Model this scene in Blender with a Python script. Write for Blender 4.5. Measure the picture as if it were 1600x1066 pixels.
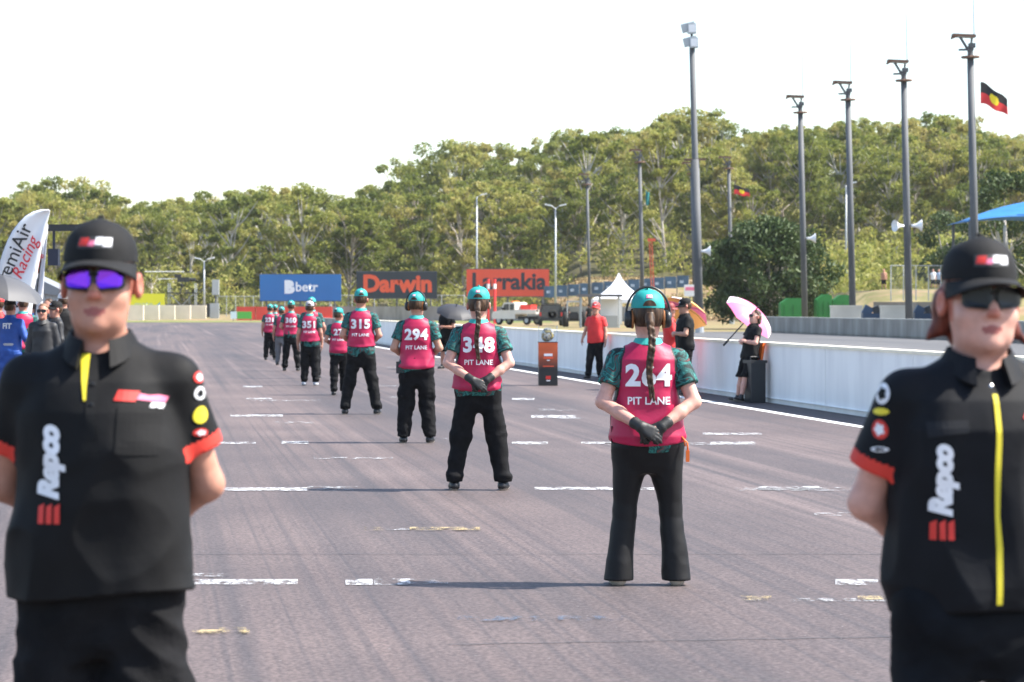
import bpy, bmesh, math, random
import numpy as np
from mathutils import Vector, Matrix
from mathutils.bvhtree import BVHTree
R = math.radians
for o in list(bpy.data.objects): bpy.data.objects.remove(o)
scene = bpy.context.scene
C = scene.collection
F = 4324.0; HC = 1.62; HY = 478.0          # focal length in photo pixels, eye height, horizon row
# ---------------------------------------------------------------- camera
cam = bpy.data.cameras.new('camera'); camo = bpy.data.objects.new('camera', cam); C.objects.link(camo)
camo.location = (0, 0, HC); camo.rotation_euler = (R(90), 0, 0)
cam.sensor_width = 36.0; cam.lens = F / 1600 * 36.0; cam.shift_y = -(533 - HY) / 1600
cam.clip_end = 5000; cam.clip_start = 0.1
cam.dof.use_dof = True; cam.dof.focus_distance = 21.0; cam.dof.aperture_fstop = 6.3
scene.camera = camo
# ---------------------------------------------------------------- sky and sun
SUN_EL, SUN_AZ = 50.0, 92.0                 # azimuth clockwise from +Y
w = bpy.data.worlds.new('World'); scene.world = w; w.use_nodes = True
nt = w.node_tree; bg = nt.nodes['Background']
sky = nt.nodes.new('ShaderNodeTexSky'); sky.sky_type = 'NISHITA'; sky.sun_disc = False
sky.sun_elevation = R(SUN_EL); sky.sun_rotation = R(SUN_AZ)
sky.air_density = 1.0; sky.dust_density = 1.2; sky.ozone_density = 1.0
nt.links.new(sky.outputs[0], bg.inputs[0]); bg.inputs[1].default_value = 0.14
sd = bpy.data.lights.new('sun', 'SUN'); sd.energy = 4.8; sd.angle = R(0.5); sd.color = (1, .95, .87)
so = bpy.data.objects.new('sun', sd); C.objects.link(so)
dv = Vector((math.sin(R(SUN_AZ)) * math.cos(R(SUN_EL)), math.cos(R(SUN_AZ)) * math.cos(R(SUN_EL)), math.sin(R(SUN_EL))))
so.rotation_euler = dv.to_track_quat('Z', 'Y').to_euler(); so.location = (30, 0, 40)
scene.view_settings.view_transform = 'Standard'; scene.view_settings.look = 'None'
scene.view_settings.exposure = 1.3; scene.view_settings.gamma = 1; scene.view_settings.use_curve_mapping = False

def gp(px, py):                             # photo pixel on the flat ground -> world X, Y
    d = F * HC / (py - HY); return ((px - 800) * d / F, d)
def wx(px, d): return (px - 800) * d / F
def wz(py, d): return HC + (HY - py) * d / F

# ---------------------------------------------------------------- materials
MATS = {}
def mat(name, col, rough=.7, metal=0, noise=None, bump=None, spec=.5, sheen=0, trans=0, sss=0, emis=None, coat=0, coords='Object'):
    """noise=(scale, amount): value variation; bump=(scale, strength, distance)"""
    if name in MATS: return MATS[name]
    m = bpy.data.materials.new(name); m.use_nodes = True; n = m.node_tree; b = n.nodes['Principled BSDF']
    b.inputs['Base Color'].default_value = (*col, 1); b.inputs['Roughness'].default_value = rough
    b.inputs['Metallic'].default_value = metal; b.inputs['Specular IOR Level'].default_value = spec
    b.inputs['Sheen Weight'].default_value = sheen; b.inputs['Transmission Weight'].default_value = trans
    b.inputs['Coat Weight'].default_value = coat
    if sss:
        b.inputs['Subsurface Weight'].default_value = sss; b.inputs['Subsurface Radius'].default_value = (.012, .004, .002)
        b.inputs['Subsurface Scale'].default_value = 1.0
    tc = n.nodes.new('ShaderNodeTexCoord')
    if noise:
        t = n.nodes.new('ShaderNodeTexNoise'); t.inputs['Scale'].default_value = noise[0]; t.inputs['Detail'].default_value = 5
        n.links.new(tc.outputs[coords], t.inputs['Vector'])
        r = n.nodes.new('ShaderNodeMapRange'); r.inputs[1].default_value = .3; r.inputs[2].default_value = .7
        r.inputs[3].default_value = 1 - noise[1]; r.inputs[4].default_value = 1 + noise[1]
        n.links.new(t.outputs[0], r.inputs[0])
        mx = n.nodes.new('ShaderNodeMix'); mx.data_type = 'RGBA'; mx.blend_type = 'MULTIPLY'; mx.inputs[0].default_value = 1
        mx.inputs[6].default_value = (*col, 1); n.links.new(r.outputs[0], mx.inputs[7]); n.links.new(mx.outputs[2], b.inputs['Base Color'])
    if bump:
        t = n.nodes.new('ShaderNodeTexNoise'); t.inputs['Scale'].default_value = bump[0]; t.inputs['Detail'].default_value = 4
        n.links.new(tc.outputs[coords], t.inputs['Vector'])
        bp = n.nodes.new('ShaderNodeBump'); bp.inputs['Strength'].default_value = bump[1]; bp.inputs['Distance'].default_value = bump[2]
        n.links.new(t.outputs[0], bp.inputs['Height']); n.links.new(bp.outputs[0], b.inputs['Normal'])
    MATS[name] = m; return m
def ramp_mat(name, scale, stops, rough=.8, stretch=(1, 1, 1), detail=6, bump=0, rot=0, objrand=0, coords='Object', distort=0, spec=.3, trl=0):
    """noise -> colour ramp material"""
    if name in MATS: return MATS[name]
    m = bpy.data.materials.new(name); m.use_nodes = True; n = m.node_tree; b = n.nodes['Principled BSDF']
    b.inputs['Roughness'].default_value = rough; b.inputs['Specular IOR Level'].default_value = spec
    tc = n.nodes.new('ShaderNodeTexCoord'); mp = n.nodes.new('ShaderNodeMapping')
    mp.inputs['Scale'].default_value = stretch; mp.inputs['Rotation'].default_value = (0, 0, rot)
    n.links.new(tc.outputs[coords], mp.inputs[0])
    t = n.nodes.new('ShaderNodeTexNoise'); t.inputs['Scale'].default_value = scale; t.inputs['Detail'].default_value = detail
    t.inputs['Distortion'].default_value = distort
    n.links.new(mp.outputs[0], t.inputs['Vector'])
    cr = n.nodes.new('ShaderNodeValToRGB'); e = cr.color_ramp.elements
    while len(e) < len(stops): e.new(.5)
    for i, (p, c) in enumerate(stops): e[i].position = p; e[i].color = (*c, 1)
    src = t.outputs[0]
    if objrand:
        oi = n.nodes.new('ShaderNodeObjectInfo'); ma = n.nodes.new('ShaderNodeMath'); ma.operation = 'MULTIPLY_ADD'
        ma.inputs[1].default_value = objrand; n.links.new(oi.outputs['Random'], ma.inputs[0]); n.links.new(t.outputs[0], ma.inputs[2])
        sb = n.nodes.new('ShaderNodeMath'); sb.operation = 'SUBTRACT'; sb.inputs[1].default_value = objrand / 2
        n.links.new(ma.outputs[0], sb.inputs[0]); src = sb.outputs[0]
    n.links.new(src, cr.inputs[0]); n.links.new(cr.outputs[0], b.inputs['Base Color'])
    if bump:
        bp = n.nodes.new('ShaderNodeBump'); bp.inputs['Strength'].default_value = .6; bp.inputs['Distance'].default_value = bump
        n.links.new(t.outputs[0], bp.inputs['Height']); n.links.new(bp.outputs[0], b.inputs['Normal'])
    if trl:
        tb = n.nodes.new('ShaderNodeBsdfTranslucent'); n.links.new(cr.outputs[0], tb.inputs[0])
        ms = n.nodes.new('ShaderNodeMixShader'); ms.inputs[0].default_value = trl
        n.links.new(b.outputs[0], ms.inputs[1]); n.links.new(tb.outputs[0], ms.inputs[2])
        n.links.new(ms.outputs[0], n.nodes['Material Output'].inputs[0])
    MATS[name] = m; return m

# ---------------------------------------------------------------- mesh helpers
def link(name, me, mats, parent=None, smooth=False):
    o = bpy.data.objects.new(name, me); C.objects.link(o)
    for m in (mats if isinstance(mats, (list, tuple)) else [mats]): me.materials.append(m)
    if smooth: me.polygons.foreach_set('use_smooth', np.ones(len(me.polygons), bool))
    if parent: o.parent = parent
    return o
def tag(o, label=None, cat=None, group=None, kind=None):
    if label: o['label'] = label
    if cat: o['category'] = cat
    if group: o['group'] = group
    if kind: o['kind'] = kind
    return o
def thing(name, label, cat, loc=(0, 0, 0), rz=0, group=None, sc=1):
    o = bpy.data.objects.new(name, None); C.objects.link(o); o.location = loc; o.rotation_euler = (0, 0, rz); o.scale = (sc,) * 3
    o.empty_display_size = .2
    return tag(o, label, cat, group)
class MB:
    def __init__(s): s.v = []; s.f = []; s.m = []
    def add(s, vs, fs, mi=0):
        k = len(s.v); s.v += [tuple(v) for v in vs]; s.f += [tuple(i + k for i in f) for f in fs]; s.m += [mi] * len(fs); return s
    def box(s, c, d, rz=0, mi=0, M=None):
        hx, hy, hz = d[0] / 2, d[1] / 2, d[2] / 2
        vs = [Vector((x, y, z)) for z in (-hz, hz) for y in (-hy, hy) for x in (-hx, hx)]
        m = M if M is not None else Matrix.Rotation(rz, 3, 'Z')
        vs = [m @ v + Vector(c) for v in vs]
        return s.add(vs, [(0, 2, 3, 1), (4, 5, 7, 6), (0, 1, 5, 4), (2, 6, 7, 3), (0, 4, 6, 2), (1, 3, 7, 5)], mi)
    def tube(s, pts, rs, n=10, mi=0, cap=True):
        pts = [Vector(p) for p in pts]
        if not isinstance(rs, (list, tuple)): rs = [rs] * len(pts)
        rings = []; up = None
        for i, p in enumerate(pts):
            t = (pts[min(i + 1, len(pts) - 1)] - pts[max(i - 1, 0)]).normalized()
            if up is None: up = Vector((0, 0, 1)) if abs(t.z) < .9 else Vector((1, 0, 0))
            a = t.cross(up).normalized(); up = a.cross(t).normalized()
            rings.append([p + (a * math.cos(2 * math.pi * j / n) + up * math.sin(2 * math.pi * j / n)) * rs[i] for j in range(n)])
        vs = [v for r in rings for v in r]; fs = []
        for i in range(len(pts) - 1):
            for j in range(n):
                fs.append((i * n + j, i * n + (j + 1) % n, (i + 1) * n + (j + 1) % n, (i + 1) * n + j))
        if cap: fs += [tuple(range(n - 1, -1, -1)), tuple(range((len(pts) - 1) * n, len(pts) * n))]
        return s.add(vs, fs, mi)
    def lathe(s, prof, c=(0, 0, 0), n=20, mi=0, M=None, sx=1, sy=1):
        vs = []; fs = []
        for (r, z) in prof:
            for j in range(n):
                a = 2 * math.pi * j / n; v = Vector((r * math.cos(a) * sx, r * math.sin(a) * sy, z))
                vs.append((M @ v if M is not None else v) + Vector(c))
        for i in range(len(prof) - 1):
            for j in range(n): fs.append((i * n + j, i * n + (j + 1) % n, (i + 1) * n + (j + 1) % n, (i + 1) * n + j))
        return s.add(vs, fs, mi)
    def ell(s, c, r, n=14, M=None, mi=0):
        k = n // 2
        return s.lathe([(math.sin(math.pi * i / k) * 1.0 + 1e-5, -math.cos(math.pi * i / k)) for i in range(k + 1)], c, n, mi,
                       (M if M is not None else Matrix.Identity(3)) @ Matrix.Diagonal(Vector(r)))
    def build(s, name, mats, parent=None, smooth=False):
        me = bpy.data.meshes.new(name); me.from_pydata(s.v, [], s.f); o = link(name, me, mats, parent, smooth)
        if any(s.m): me.polygons.foreach_set('material_index', s.m)
        return o
def copy_tree(o, parent=None):
    c = o.copy(); C.objects.link(c); c.parent = parent
    for ch in [x for x in o.children]: copy_tree(ch, c)
    return c
def curve_text(body, size, bold=0.0, spacing=1.0, shear=0.0):
    cu = bpy.data.curves.new('t', 'FONT'); cu.body = body; cu.size = size; cu.offset = bold; cu.shear = shear
    cu.space_character = spacing; cu.align_x = 'CENTER'; cu.align_y = 'CENTER'; cu.resolution_u = 3
    o = bpy.data.objects.new('t', cu); C.objects.link(o)
    dg = bpy.context.evaluated_depsgraph_get(); dg.update()
    me = bpy.data.meshes.new_from_object(o.evaluated_get(dg))
    bpy.data.objects.remove(o); bpy.data.curves.remove(cu)
    return me
def flat_mesh(poly):
    me = bpy.data.meshes.new('p'); me.from_pydata([(x, y, 0) for x, y in poly], [], [tuple(range(len(poly)))]); return me
def print_on(name, me, origin, U, V, N, target, off, m, parent, grid=.02, width=None):
    """lay a flat mesh (text or patch) on a surface: origin + u*U + v*V, dropped along -N on to the BVH target"""
    if width:
        xs = [v.co.x for v in me.vertices]; k = width / (max(xs) - min(xs)); me.transform(Matrix.Diagonal((k, k, 1, 1)))
    bm = bmesh.new(); bm.from_mesh(me)
    if grid and target:
        for ax in (0, 1):
            cs = [v.co[ax] for v in bm.verts]; c = min(cs) + grid * .5
            while c < max(cs):
                no = Vector((1, 0, 0)) if ax == 0 else Vector((0, 1, 0))
                bmesh.ops.bisect_plane(bm, geom=bm.verts[:] + bm.edges[:] + bm.faces[:], plane_co=no * c, plane_no=no); c += grid
    bmesh.ops.triangulate(bm, faces=bm.faces[:])
    O, U, V, N = Vector(origin), Vector(U).normalized(), Vector(V).normalized(), Vector(N).normalized()
    for v in bm.verts:
        p = O + U * v.co.x + V * v.co.y
        if target:
            h = target.ray_cast(p + N * .4, -N, .8)
            if h[0] is not None: p = h[0]
        v.co = p + N * off
    bm.normal_update(); bm.to_mesh(me); bm.free()
    return link(name, me, m, parent)
def text_on(name, body, origin, U, V, N, target, off, m, parent, width, size=.1, bold=.004, grid=.02, shear=0, spacing=1.0):
    return print_on(name, curve_text(body, size, bold, spacing, shear), origin, U, V, N, target, off, m, parent, grid, width)

# ---------------------------------------------------------------- implicit surfaces (bodies and clothes)
def fold_noise(seed, scale=(9, 9, 5), n=7):
    rs = np.random.RandomState(seed); ks = rs.normal(size=(n, 3)) * np.array(scale); ph = rs.uniform(0, 6.28, n); ws = 1 / np.sqrt(1 + np.arange(n))
    def fn(x, y, z):
        s = 0
        for k, p, w_ in zip(ks, ph, ws): s = s + w_ * np.sin(k[0] * x + k[1] * y + k[2] * z + p + 1.3 * np.sin(.6 * k[2] * x - .5 * k[0] * z + p))
        return s / ws.sum()
    return fn
def creases(seed, scale=(9, 9, 5)):
    a, b = fold_noise(seed, scale), fold_noise(seed + 1000, tuple(2.1 * q for q in scale))
    return lambda x, y, z: 1.0 - 4.2 * np.abs(a(x, y, z)) + .45 * (1 - 4 * np.abs(b(x, y, z)))
class Field:
    def __init__(s, lo, hi, cell):
        s.c = cell; s.lo = np.array(lo, float)
        s.n = [int(math.ceil((h - l) / cell)) + 1 for l, h in zip(lo, hi)]
        s.ax = [(s.lo[i] + np.arange(s.n[i]) * cell).astype(np.float32) for i in range(3)]
        s.D = np.full(s.n, .3, np.float32)
    def sl(s, lo, hi, pad):
        r = []
        for i in range(3):
            a = int(max(0, math.floor((lo[i] - pad - s.lo[i]) / s.c))); b = int(min(s.n[i], math.ceil((hi[i] + pad - s.lo[i]) / s.c) + 1))
            if b <= a: return None, None
            r.append(slice(a, b))
        g = (s.ax[0][r[0]][:, None, None], s.ax[1][r[1]][None, :, None], s.ax[2][r[2]][None, None, :])
        return tuple(r), g
    def op(s, prim, k, sub=False):
        fn, lo, hi = prim; q, g = s.sl(lo, hi, k + 3 * s.c)
        if q is None: return s
        d = fn(*g).astype(np.float32); A = s.D[q]
        if sub:
            d = -d; h = np.maximum(k - np.abs(A - d), 0) / k; s.D[q] = np.maximum(A, d) + h * h * k * .25
        else:
            h = np.maximum(k - np.abs(A - d), 0) / k; s.D[q] = np.minimum(A, d) - h * h * k * .25
        return s
    def add(s, prim, k=.03): return s.op(prim, k)
    def sub(s, prim, k=.008): return s.op(prim, k, True)
    def warp(s, fn, amp):
        s.D += (amp * fn(s.ax[0][:, None, None], s.ax[1][None, :, None], s.ax[2][None, None, :])).astype(np.float32); return s
    def clip(s, fn):                       # keep where fn <= 0
        s.D = np.maximum(s.D, fn(s.ax[0][:, None, None], s.ax[1][None, :, None], s.ax[2][None, None, :]).astype(np.float32)); return s
    def mesh(s):
        D = s.D; D[0] = D[-1] = .3; D[:, 0] = D[:, -1] = .3; D[:, :, 0] = D[:, :, -1] = .3
        S = D < 0; nx, ny, nz = s.n
        cnt = np.zeros((nx - 1, ny - 1, nz - 1), np.int8)
        for i in (0, 1):
            for j in (0, 1):
                for k in (0, 1): cnt += S[i:nx - 1 + i, j:ny - 1 + j, k:nz - 1 + k]
        act = np.argwhere((cnt > 0) & (cnt < 8))
        if not len(act): return [], []
        idx = np.full(cnt.shape, -1, np.int32); idx[tuple(act.T)] = np.arange(len(act))
        acc = np.zeros((len(act), 3)); num = np.zeros(len(act))
        for a in range(3):
            o1, o2 = [b for b in range(3) if b != a]
            for u in (0, 1):
                for v in (0, 1):
                    p = act.copy(); p[:, o1] += u; p[:, o2] += v; q = p.copy(); q[:, a] += 1
                    dp, dq = D[tuple(p.T)], D[tuple(q.T)]; m = (dp < 0) != (dq < 0)
                    t = np.where(m, dp / np.where(m, dp - dq, 1), 0); e = p.astype(float); e[:, a] += t
                    acc[m] += e[m]; num[m] += 1
        V = s.lo + acc / num[:, None] * s.c
        Q = []
        for a in range(3):
            o1, o2 = (a + 1) % 3, (a + 2) % 3
            sl0 = [slice(1, -1)] * 3; sl1 = [slice(1, -1)] * 3; sl0[a] = slice(0, -1); sl1[a] = slice(1, None)
            A, B = S[tuple(sl0)], S[tuple(sl1)]
            e = np.argwhere(A != B)
            if not len(e): continue
            flip = A[tuple(e.T)]; off = np.array([1, 1, 1]); off[a] = 0; e = e + off
            def cid(u, v):
                c = e.copy(); c[:, o1] += u; c[:, o2] += v; return idx[tuple(c.T)]
            q = np.stack([cid(-1, -1), cid(0, -1), cid(0, 0), cid(-1, 0)], 1)
            q[~flip] = q[~flip][:, ::-1]; Q.append(q)
        return V, np.concatenate(Q)
    def build(s, name, mats, parent=None, midx=None):
        V, Q = s.mesh(); me = bpy.data.meshes.new(name)
        me.vertices.add(len(V)); me.vertices.foreach_set('co', np.asarray(V, np.float32).ravel())
        me.loops.add(len(Q) * 4); me.polygons.add(len(Q))
        me.loops.foreach_set('vertex_index', Q.ravel().astype(np.int32))
        me.polygons.foreach_set('loop_start', np.arange(0, len(Q) * 4, 4, dtype=np.int32))
        me.update(calc_edges=True); me.validate()
        o = link(name, me, mats, parent, True)
        if midx is not None and len(me.polygons) == len(Q):
            c = V[Q].mean(1); me.polygons.foreach_set('material_index', midx(c[:, 0], c[:, 1], c[:, 2]).astype(np.int32))
        o['_'] = 0; del o['_']
        return o, BVHTree.FromPolygons([tuple(v) for v in V], [tuple(int(i) for i in q) for q in Q])
def cone(a, b, ra, rb, fy=1.0):
    a, b = np.array(a, float), np.array(b, float); ba = b - a; L = max(ba @ ba, 1e-9); r = max(ra, rb)
    def fn(x, y, z):
        t = np.clip(((x - a[0]) * ba[0] + (y - a[1]) * ba[1] + (z - a[2]) * ba[2]) / L, 0, 1)
        return np.sqrt((x - a[0] - t * ba[0])**2 + ((y - a[1] - t * ba[1]) * fy)**2 + (z - a[2] - t * ba[2])**2) - (ra + (rb - ra) * t)
    return fn, np.minimum(a, b) - r, np.maximum(a, b) + r
def ellip(c, r, rx=0, rz=0):
    c, r = np.array(c, float), np.array(r, float); M = np.array((Matrix.Rotation(rz, 3, 'Z') @ Matrix.Rotation(rx, 3, 'X')).transposed())
    def fn(x, y, z):
        x, y, z = x - c[0], y - c[1], z - c[2]
        X, Y, Z = [(M[i][0] * x + M[i][1] * y + M[i][2] * z) for i in range(3)]
        k0 = np.sqrt((X / r[0])**2 + (Y / r[1])**2 + (Z / r[2])**2); k1 = np.sqrt((X / r[0]**2)**2 + (Y / r[1]**2)**2 + (Z / r[2]**2)**2)
        return k0 * (k0 - 1) / np.maximum(k1, 1e-6)
    q = r.max(); return fn, c - q, c + q
def loft(tab, off=0.0, z0=None, z1=None, pw=2.3):
    """tab rows: z, half width, half depth, centre y"""
    T = np.array(tab, float); zz = T[:, 0]; z0 = zz[0] if z0 is None else z0; z1 = zz[-1] if z1 is None else z1
    def fn(x, y, z):
        a = np.interp(z, zz, T[:, 1]) + off; b = np.interp(z, zz, T[:, 2]) + off; c = np.interp(z, zz, T[:, 3])
        q = (np.abs(x / a)**pw + np.abs((y - c) / b)**pw)**(1 / pw)
        return np.maximum((q - 1) * np.minimum(a, b), np.maximum(z0 - z, z - z1) + 0 * q)
    m = T[:, 1:3].max() + off + .05
    return fn, np.array([-m, -m, z0]), np.array([m, m, z1])
# ================================================================ the setting
def sstep(a, b, x): t = np.clip((x - a) / (b - a), 0, 1); return t * t * (3 - 2 * t)
def terrain(X, Y):
    X = np.asarray(X, float); Y = np.asarray(Y, float)
    z = .55 * sstep(285, 335, Y)
    right = sstep(-25, 32, X * 400 / np.maximum(Y, 200))
    z = z + (4 + 13 * right) * np.clip((Y - 340) / 125, 0, 1.15)**.9
    z = z + 4.2 * sstep(2, 9, X) * sstep(290, 326, Y)
    z = z + 3.0 * sstep(25, 30, X) * sstep(205, 228, Y) * (1 - sstep(287, 328, Y))
    return z
DIRT = ramp_mat('dry_ground', .22, [(.3, (.20, .12, .07)), (.45, (.26, .18, .10)), (.55, (.16, .15, .05)), (.7, (.30, .23, .12))], .95, bump=.1, detail=8)
ASPH_ANG = .128
def asphalt(name, base, dark, light, streak=True):
    m = bpy.data.materials.new(name); m.use_nodes = True; n = m.node_tree; b = n.nodes['Principled BSDF']; L = n.links
    tc = n.nodes.new('ShaderNodeTexCoord')
    def noise(scale, stretch, detail=5, rot=0.0, off=0):
        mr = n.nodes.new('ShaderNodeMapping'); mr.inputs['Rotation'].default_value = (0, 0, -rot); L.new(tc.outputs['Object'], mr.inputs[0])
        mp = n.nodes.new('ShaderNodeMapping'); mp.inputs['Scale'].default_value = stretch; mp.inputs['Location'].default_value = (off, off, 0); L.new(mr.outputs[0], mp.inputs[0])
        t = n.nodes.new('ShaderNodeTexNoise'); t.inputs['Scale'].default_value = scale; t.inputs['Detail'].default_value = detail
        L.new(mp.outputs[0], t.inputs[0]); return t.outputs[0]
    def mapr(s, a, b_, c, d):
        r = n.nodes.new('ShaderNodeMapRange'); r.inputs[1].default_value = a; r.inputs[2].default_value = b_; r.inputs[3].default_value = c; r.inputs[4].default_value = d
        L.new(s, r.inputs[0]); return r.outputs[0]
    def mix(fac, c1, c2, mode='MIX'):
        x = n.nodes.new('ShaderNodeMix'); x.data_type = 'RGBA'; x.blend_type = mode
        if isinstance(fac, float): x.inputs[0].default_value = fac
        else: L.new(fac, x.inputs[0])
        for s, c in ((6, c1), (7, c2)):
            if isinstance(c, tuple): x.inputs[s].default_value = (*c, 1)
            else: L.new(c, x.inputs[s])
        return x.outputs[2]
    col = mix(mapr(noise(.35, (1, 1, 1), 6), .35, .65, 0, 1), base, light)
    if streak:
        col = mix(mapr(noise(1.0, (.42, .004, 1), 3, ASPH_ANG, 21), .42, .62, 0, .6), col, tuple(.5 * (a + b) for a, b in zip(base, dark)))
        col = mix(mapr(noise(1.0, (.62, .035, 1), 6, ASPH_ANG), .42, .66, 0, .65), col, dark)          # rubber laid along the track
        col = mix(mapr(noise(1.0, (5.5, .03, 1), 7, ASPH_ANG, 7), .5, .72, 0, .6), col, dark)
        col = mix(mapr(noise(1.0, (18, .04, 1), 5, ASPH_ANG, 17), .52, .7, 0, .5), col, dark)
        col = mix(mapr(noise(1.0, (3, .02, 1), 4, ASPH_ANG, 11), .58, .75, 0, .6), col, tuple(min(1, c * 1.5) for c in light))
    col = mix(mapr(noise(42, (1, 1, 1), 4), .36, .64, 0, 1), mix(1.0, col, (.66, .66, .66), 'MULTIPLY'), mix(1.0, col, (1.34, 1.33, 1.31), 'MULTIPLY'))
    vo = n.nodes.new('ShaderNodeTexVoronoi'); vo.inputs['Scale'].default_value = 7; L.new(tc.outputs['Object'], vo.inputs[0])
    col = mix(mapr(vo.outputs['Distance'], .03, .045, .8, 0), col, (.3, .29, .28))                      # pale chips
    L.new(col, b.inputs['Base Color']); b.inputs['Roughness'].default_value = .72; b.inputs['Specular IOR Level'].default_value = .35
    bp = n.nodes.new('ShaderNodeBump'); bp.inputs['Strength'].default_value = .5; bp.inputs['Distance'].default_value = .004
    L.new(noise(160, (1, 1, 1), 2), bp.inputs['Height']); L.new(bp.outputs[0], b.inputs['Normal'])
    MATS[name] = m; return m
ASPH = asphalt('track_asphalt', (.102, .077, .073), (.044, .041, .046), (.138, .104, .096))
ASPH2 = asphalt('pit_asphalt', (.11, .105, .105), (.07, .07, .07), (.14, .135, .13))
# ground sheet with the hill
xs = np.concatenate([np.linspace(-840, -130, 12), np.linspace(-120, 130, 90), np.linspace(140, 840, 12)])
ys = np.concatenate([np.linspace(-60, 190, 12), np.linspace(200, 480, 90), np.linspace(500, 860, 10)])
XX, YY = np.meshgrid(xs, ys, indexing='ij'); ZZ = terrain(XX, YY)
g = MB(); ny = len(ys)
g.v = [tuple(p) for p in np.stack([XX, YY, ZZ], -1).reshape(-1, 3)]
g.f = [(i * ny + j, (i + 1) * ny + j, (i + 1) * ny + j + 1, i * ny + j + 1) for i in range(len(xs) - 1) for j in range(ny - 1)]; g.m = [0] * len(g.f)
LITTER = ramp_mat('leaf_litter', .6, [(.35, (.05, .045, .02)), (.55, (.09, .085, .03)), (.7, (.15, .11, .05))], .95, bump=.1)
g.m = [1 if g.v[f[0]][1] > 336 or (g.v[f[0]][1] > 236 and g.v[f[0]][0] > 21) else 0 for f in g.f]
tag(g.build('ground', [DIRT, LITTER], None, True), kind='structure')
WDIR = Vector((-.139, 1, 0)).normalized()
def wall_x(d): return -.139 * (d - 77.0)
tr = MB(); yy = [-20, 0, 20, 40, 60, 80, 100, 125, 150, 175, 200, 225, 250, 268]
for a, b in zip(yy[:-1], yy[1:]):
    ra_, rb_ = (wall_x(a) + .3 if a < 160 else wall_x(160)), (wall_x(b) + .3 if b < 160 else wall_x(160))
    tr.add([(-70, a, .006), (ra_, a, .006), (rb_, b, .006), (-70, b, .006)], [(0, 1, 2, 3)])
tag(tr.build('track', ASPH), kind='structure')
pl = MB(); pl.add([(wall_x(-20) + .3, -20, .006), (wall_x(-20) + 40, -20, .006), (wall_x(172) + 40, 172, .006), (wall_x(172) + 4, 172, .006), (wall_x(150) + .3, 150, .006)], [(0, 1, 2, 3, 4)])
tag(pl.build('pit_lane', ASPH2), kind='structure')
GRASS = ramp_mat('verge_grass', .5, [(.35, (.09, .13, .025)), (.55, (.17, .18, .05)), (.7, (.24, .20, .09))], .95, bump=.05)
vg = MB()
for x0, x1, y0, y1 in ((-70, -8, 271, 290), (-8, 4, 262, 288)):
    for i in range(8):
        a, b = x0 + (x1 - x0) * i / 8, x0 + (x1 - x0) * (i + 1) / 8
        vg.add([(a, y0 + 2 * math.sin(a), .012), (b, y0 + 2 * math.sin(b), .012), (b, y1, .03 + float(terrain(b, y1))), (a, y1, .03 + float(terrain(a, y1)))], [(0, 1, 2, 3)])
tag(vg.build('grass_verge', GRASS), kind='structure')
# ---- painted markings on the track
def paint(name, col, cover):
    m = bpy.data.materials.new(name); m.use_nodes = True; n = m.node_tree; b = n.nodes['Principled BSDF']; b.inputs['Base Color'].default_value = (*col, 1); b.inputs['Roughness'].default_value = .6
    tc = n.nodes.new('ShaderNodeTexCoord'); t = n.nodes.new('ShaderNodeTexNoise'); t.inputs['Scale'].default_value = 9; t.inputs['Detail'].default_value = 9; t.inputs['Roughness'].default_value = .75
    mp = n.nodes.new('ShaderNodeMapping'); mp.inputs['Scale'].default_value = (1, .35, 1); n.links.new(tc.outputs['Object'], mp.inputs[0]); n.links.new(mp.outputs[0], t.inputs[0])
    r = n.nodes.new('ShaderNodeMapRange'); r.inputs[1].default_value = cover - .10; r.inputs[2].default_value = cover + .07; n.links.new(t.outputs[0], r.inputs[0])
    tp = n.nodes.new('ShaderNodeBsdfTransparent'); ms = n.nodes.new('ShaderNodeMixShader')
    n.links.new(r.outputs[0], ms.inputs[0]); n.links.new(b.outputs[0], ms.inputs[1]); n.links.new(tp.outputs[0], ms.inputs[2]); n.links.new(ms.outputs[0], n.nodes['Material Output'].inputs[0]); return m
PW, PWF, PY, PB = paint('white_paint', (.55, .55, .55), .51), paint('faded_white_paint', (.42, .42, .42), .44), paint('yellow_paint', (.42, .32, .15), .47), paint('blue_paint', (.08, .12, .18), .45)
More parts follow.
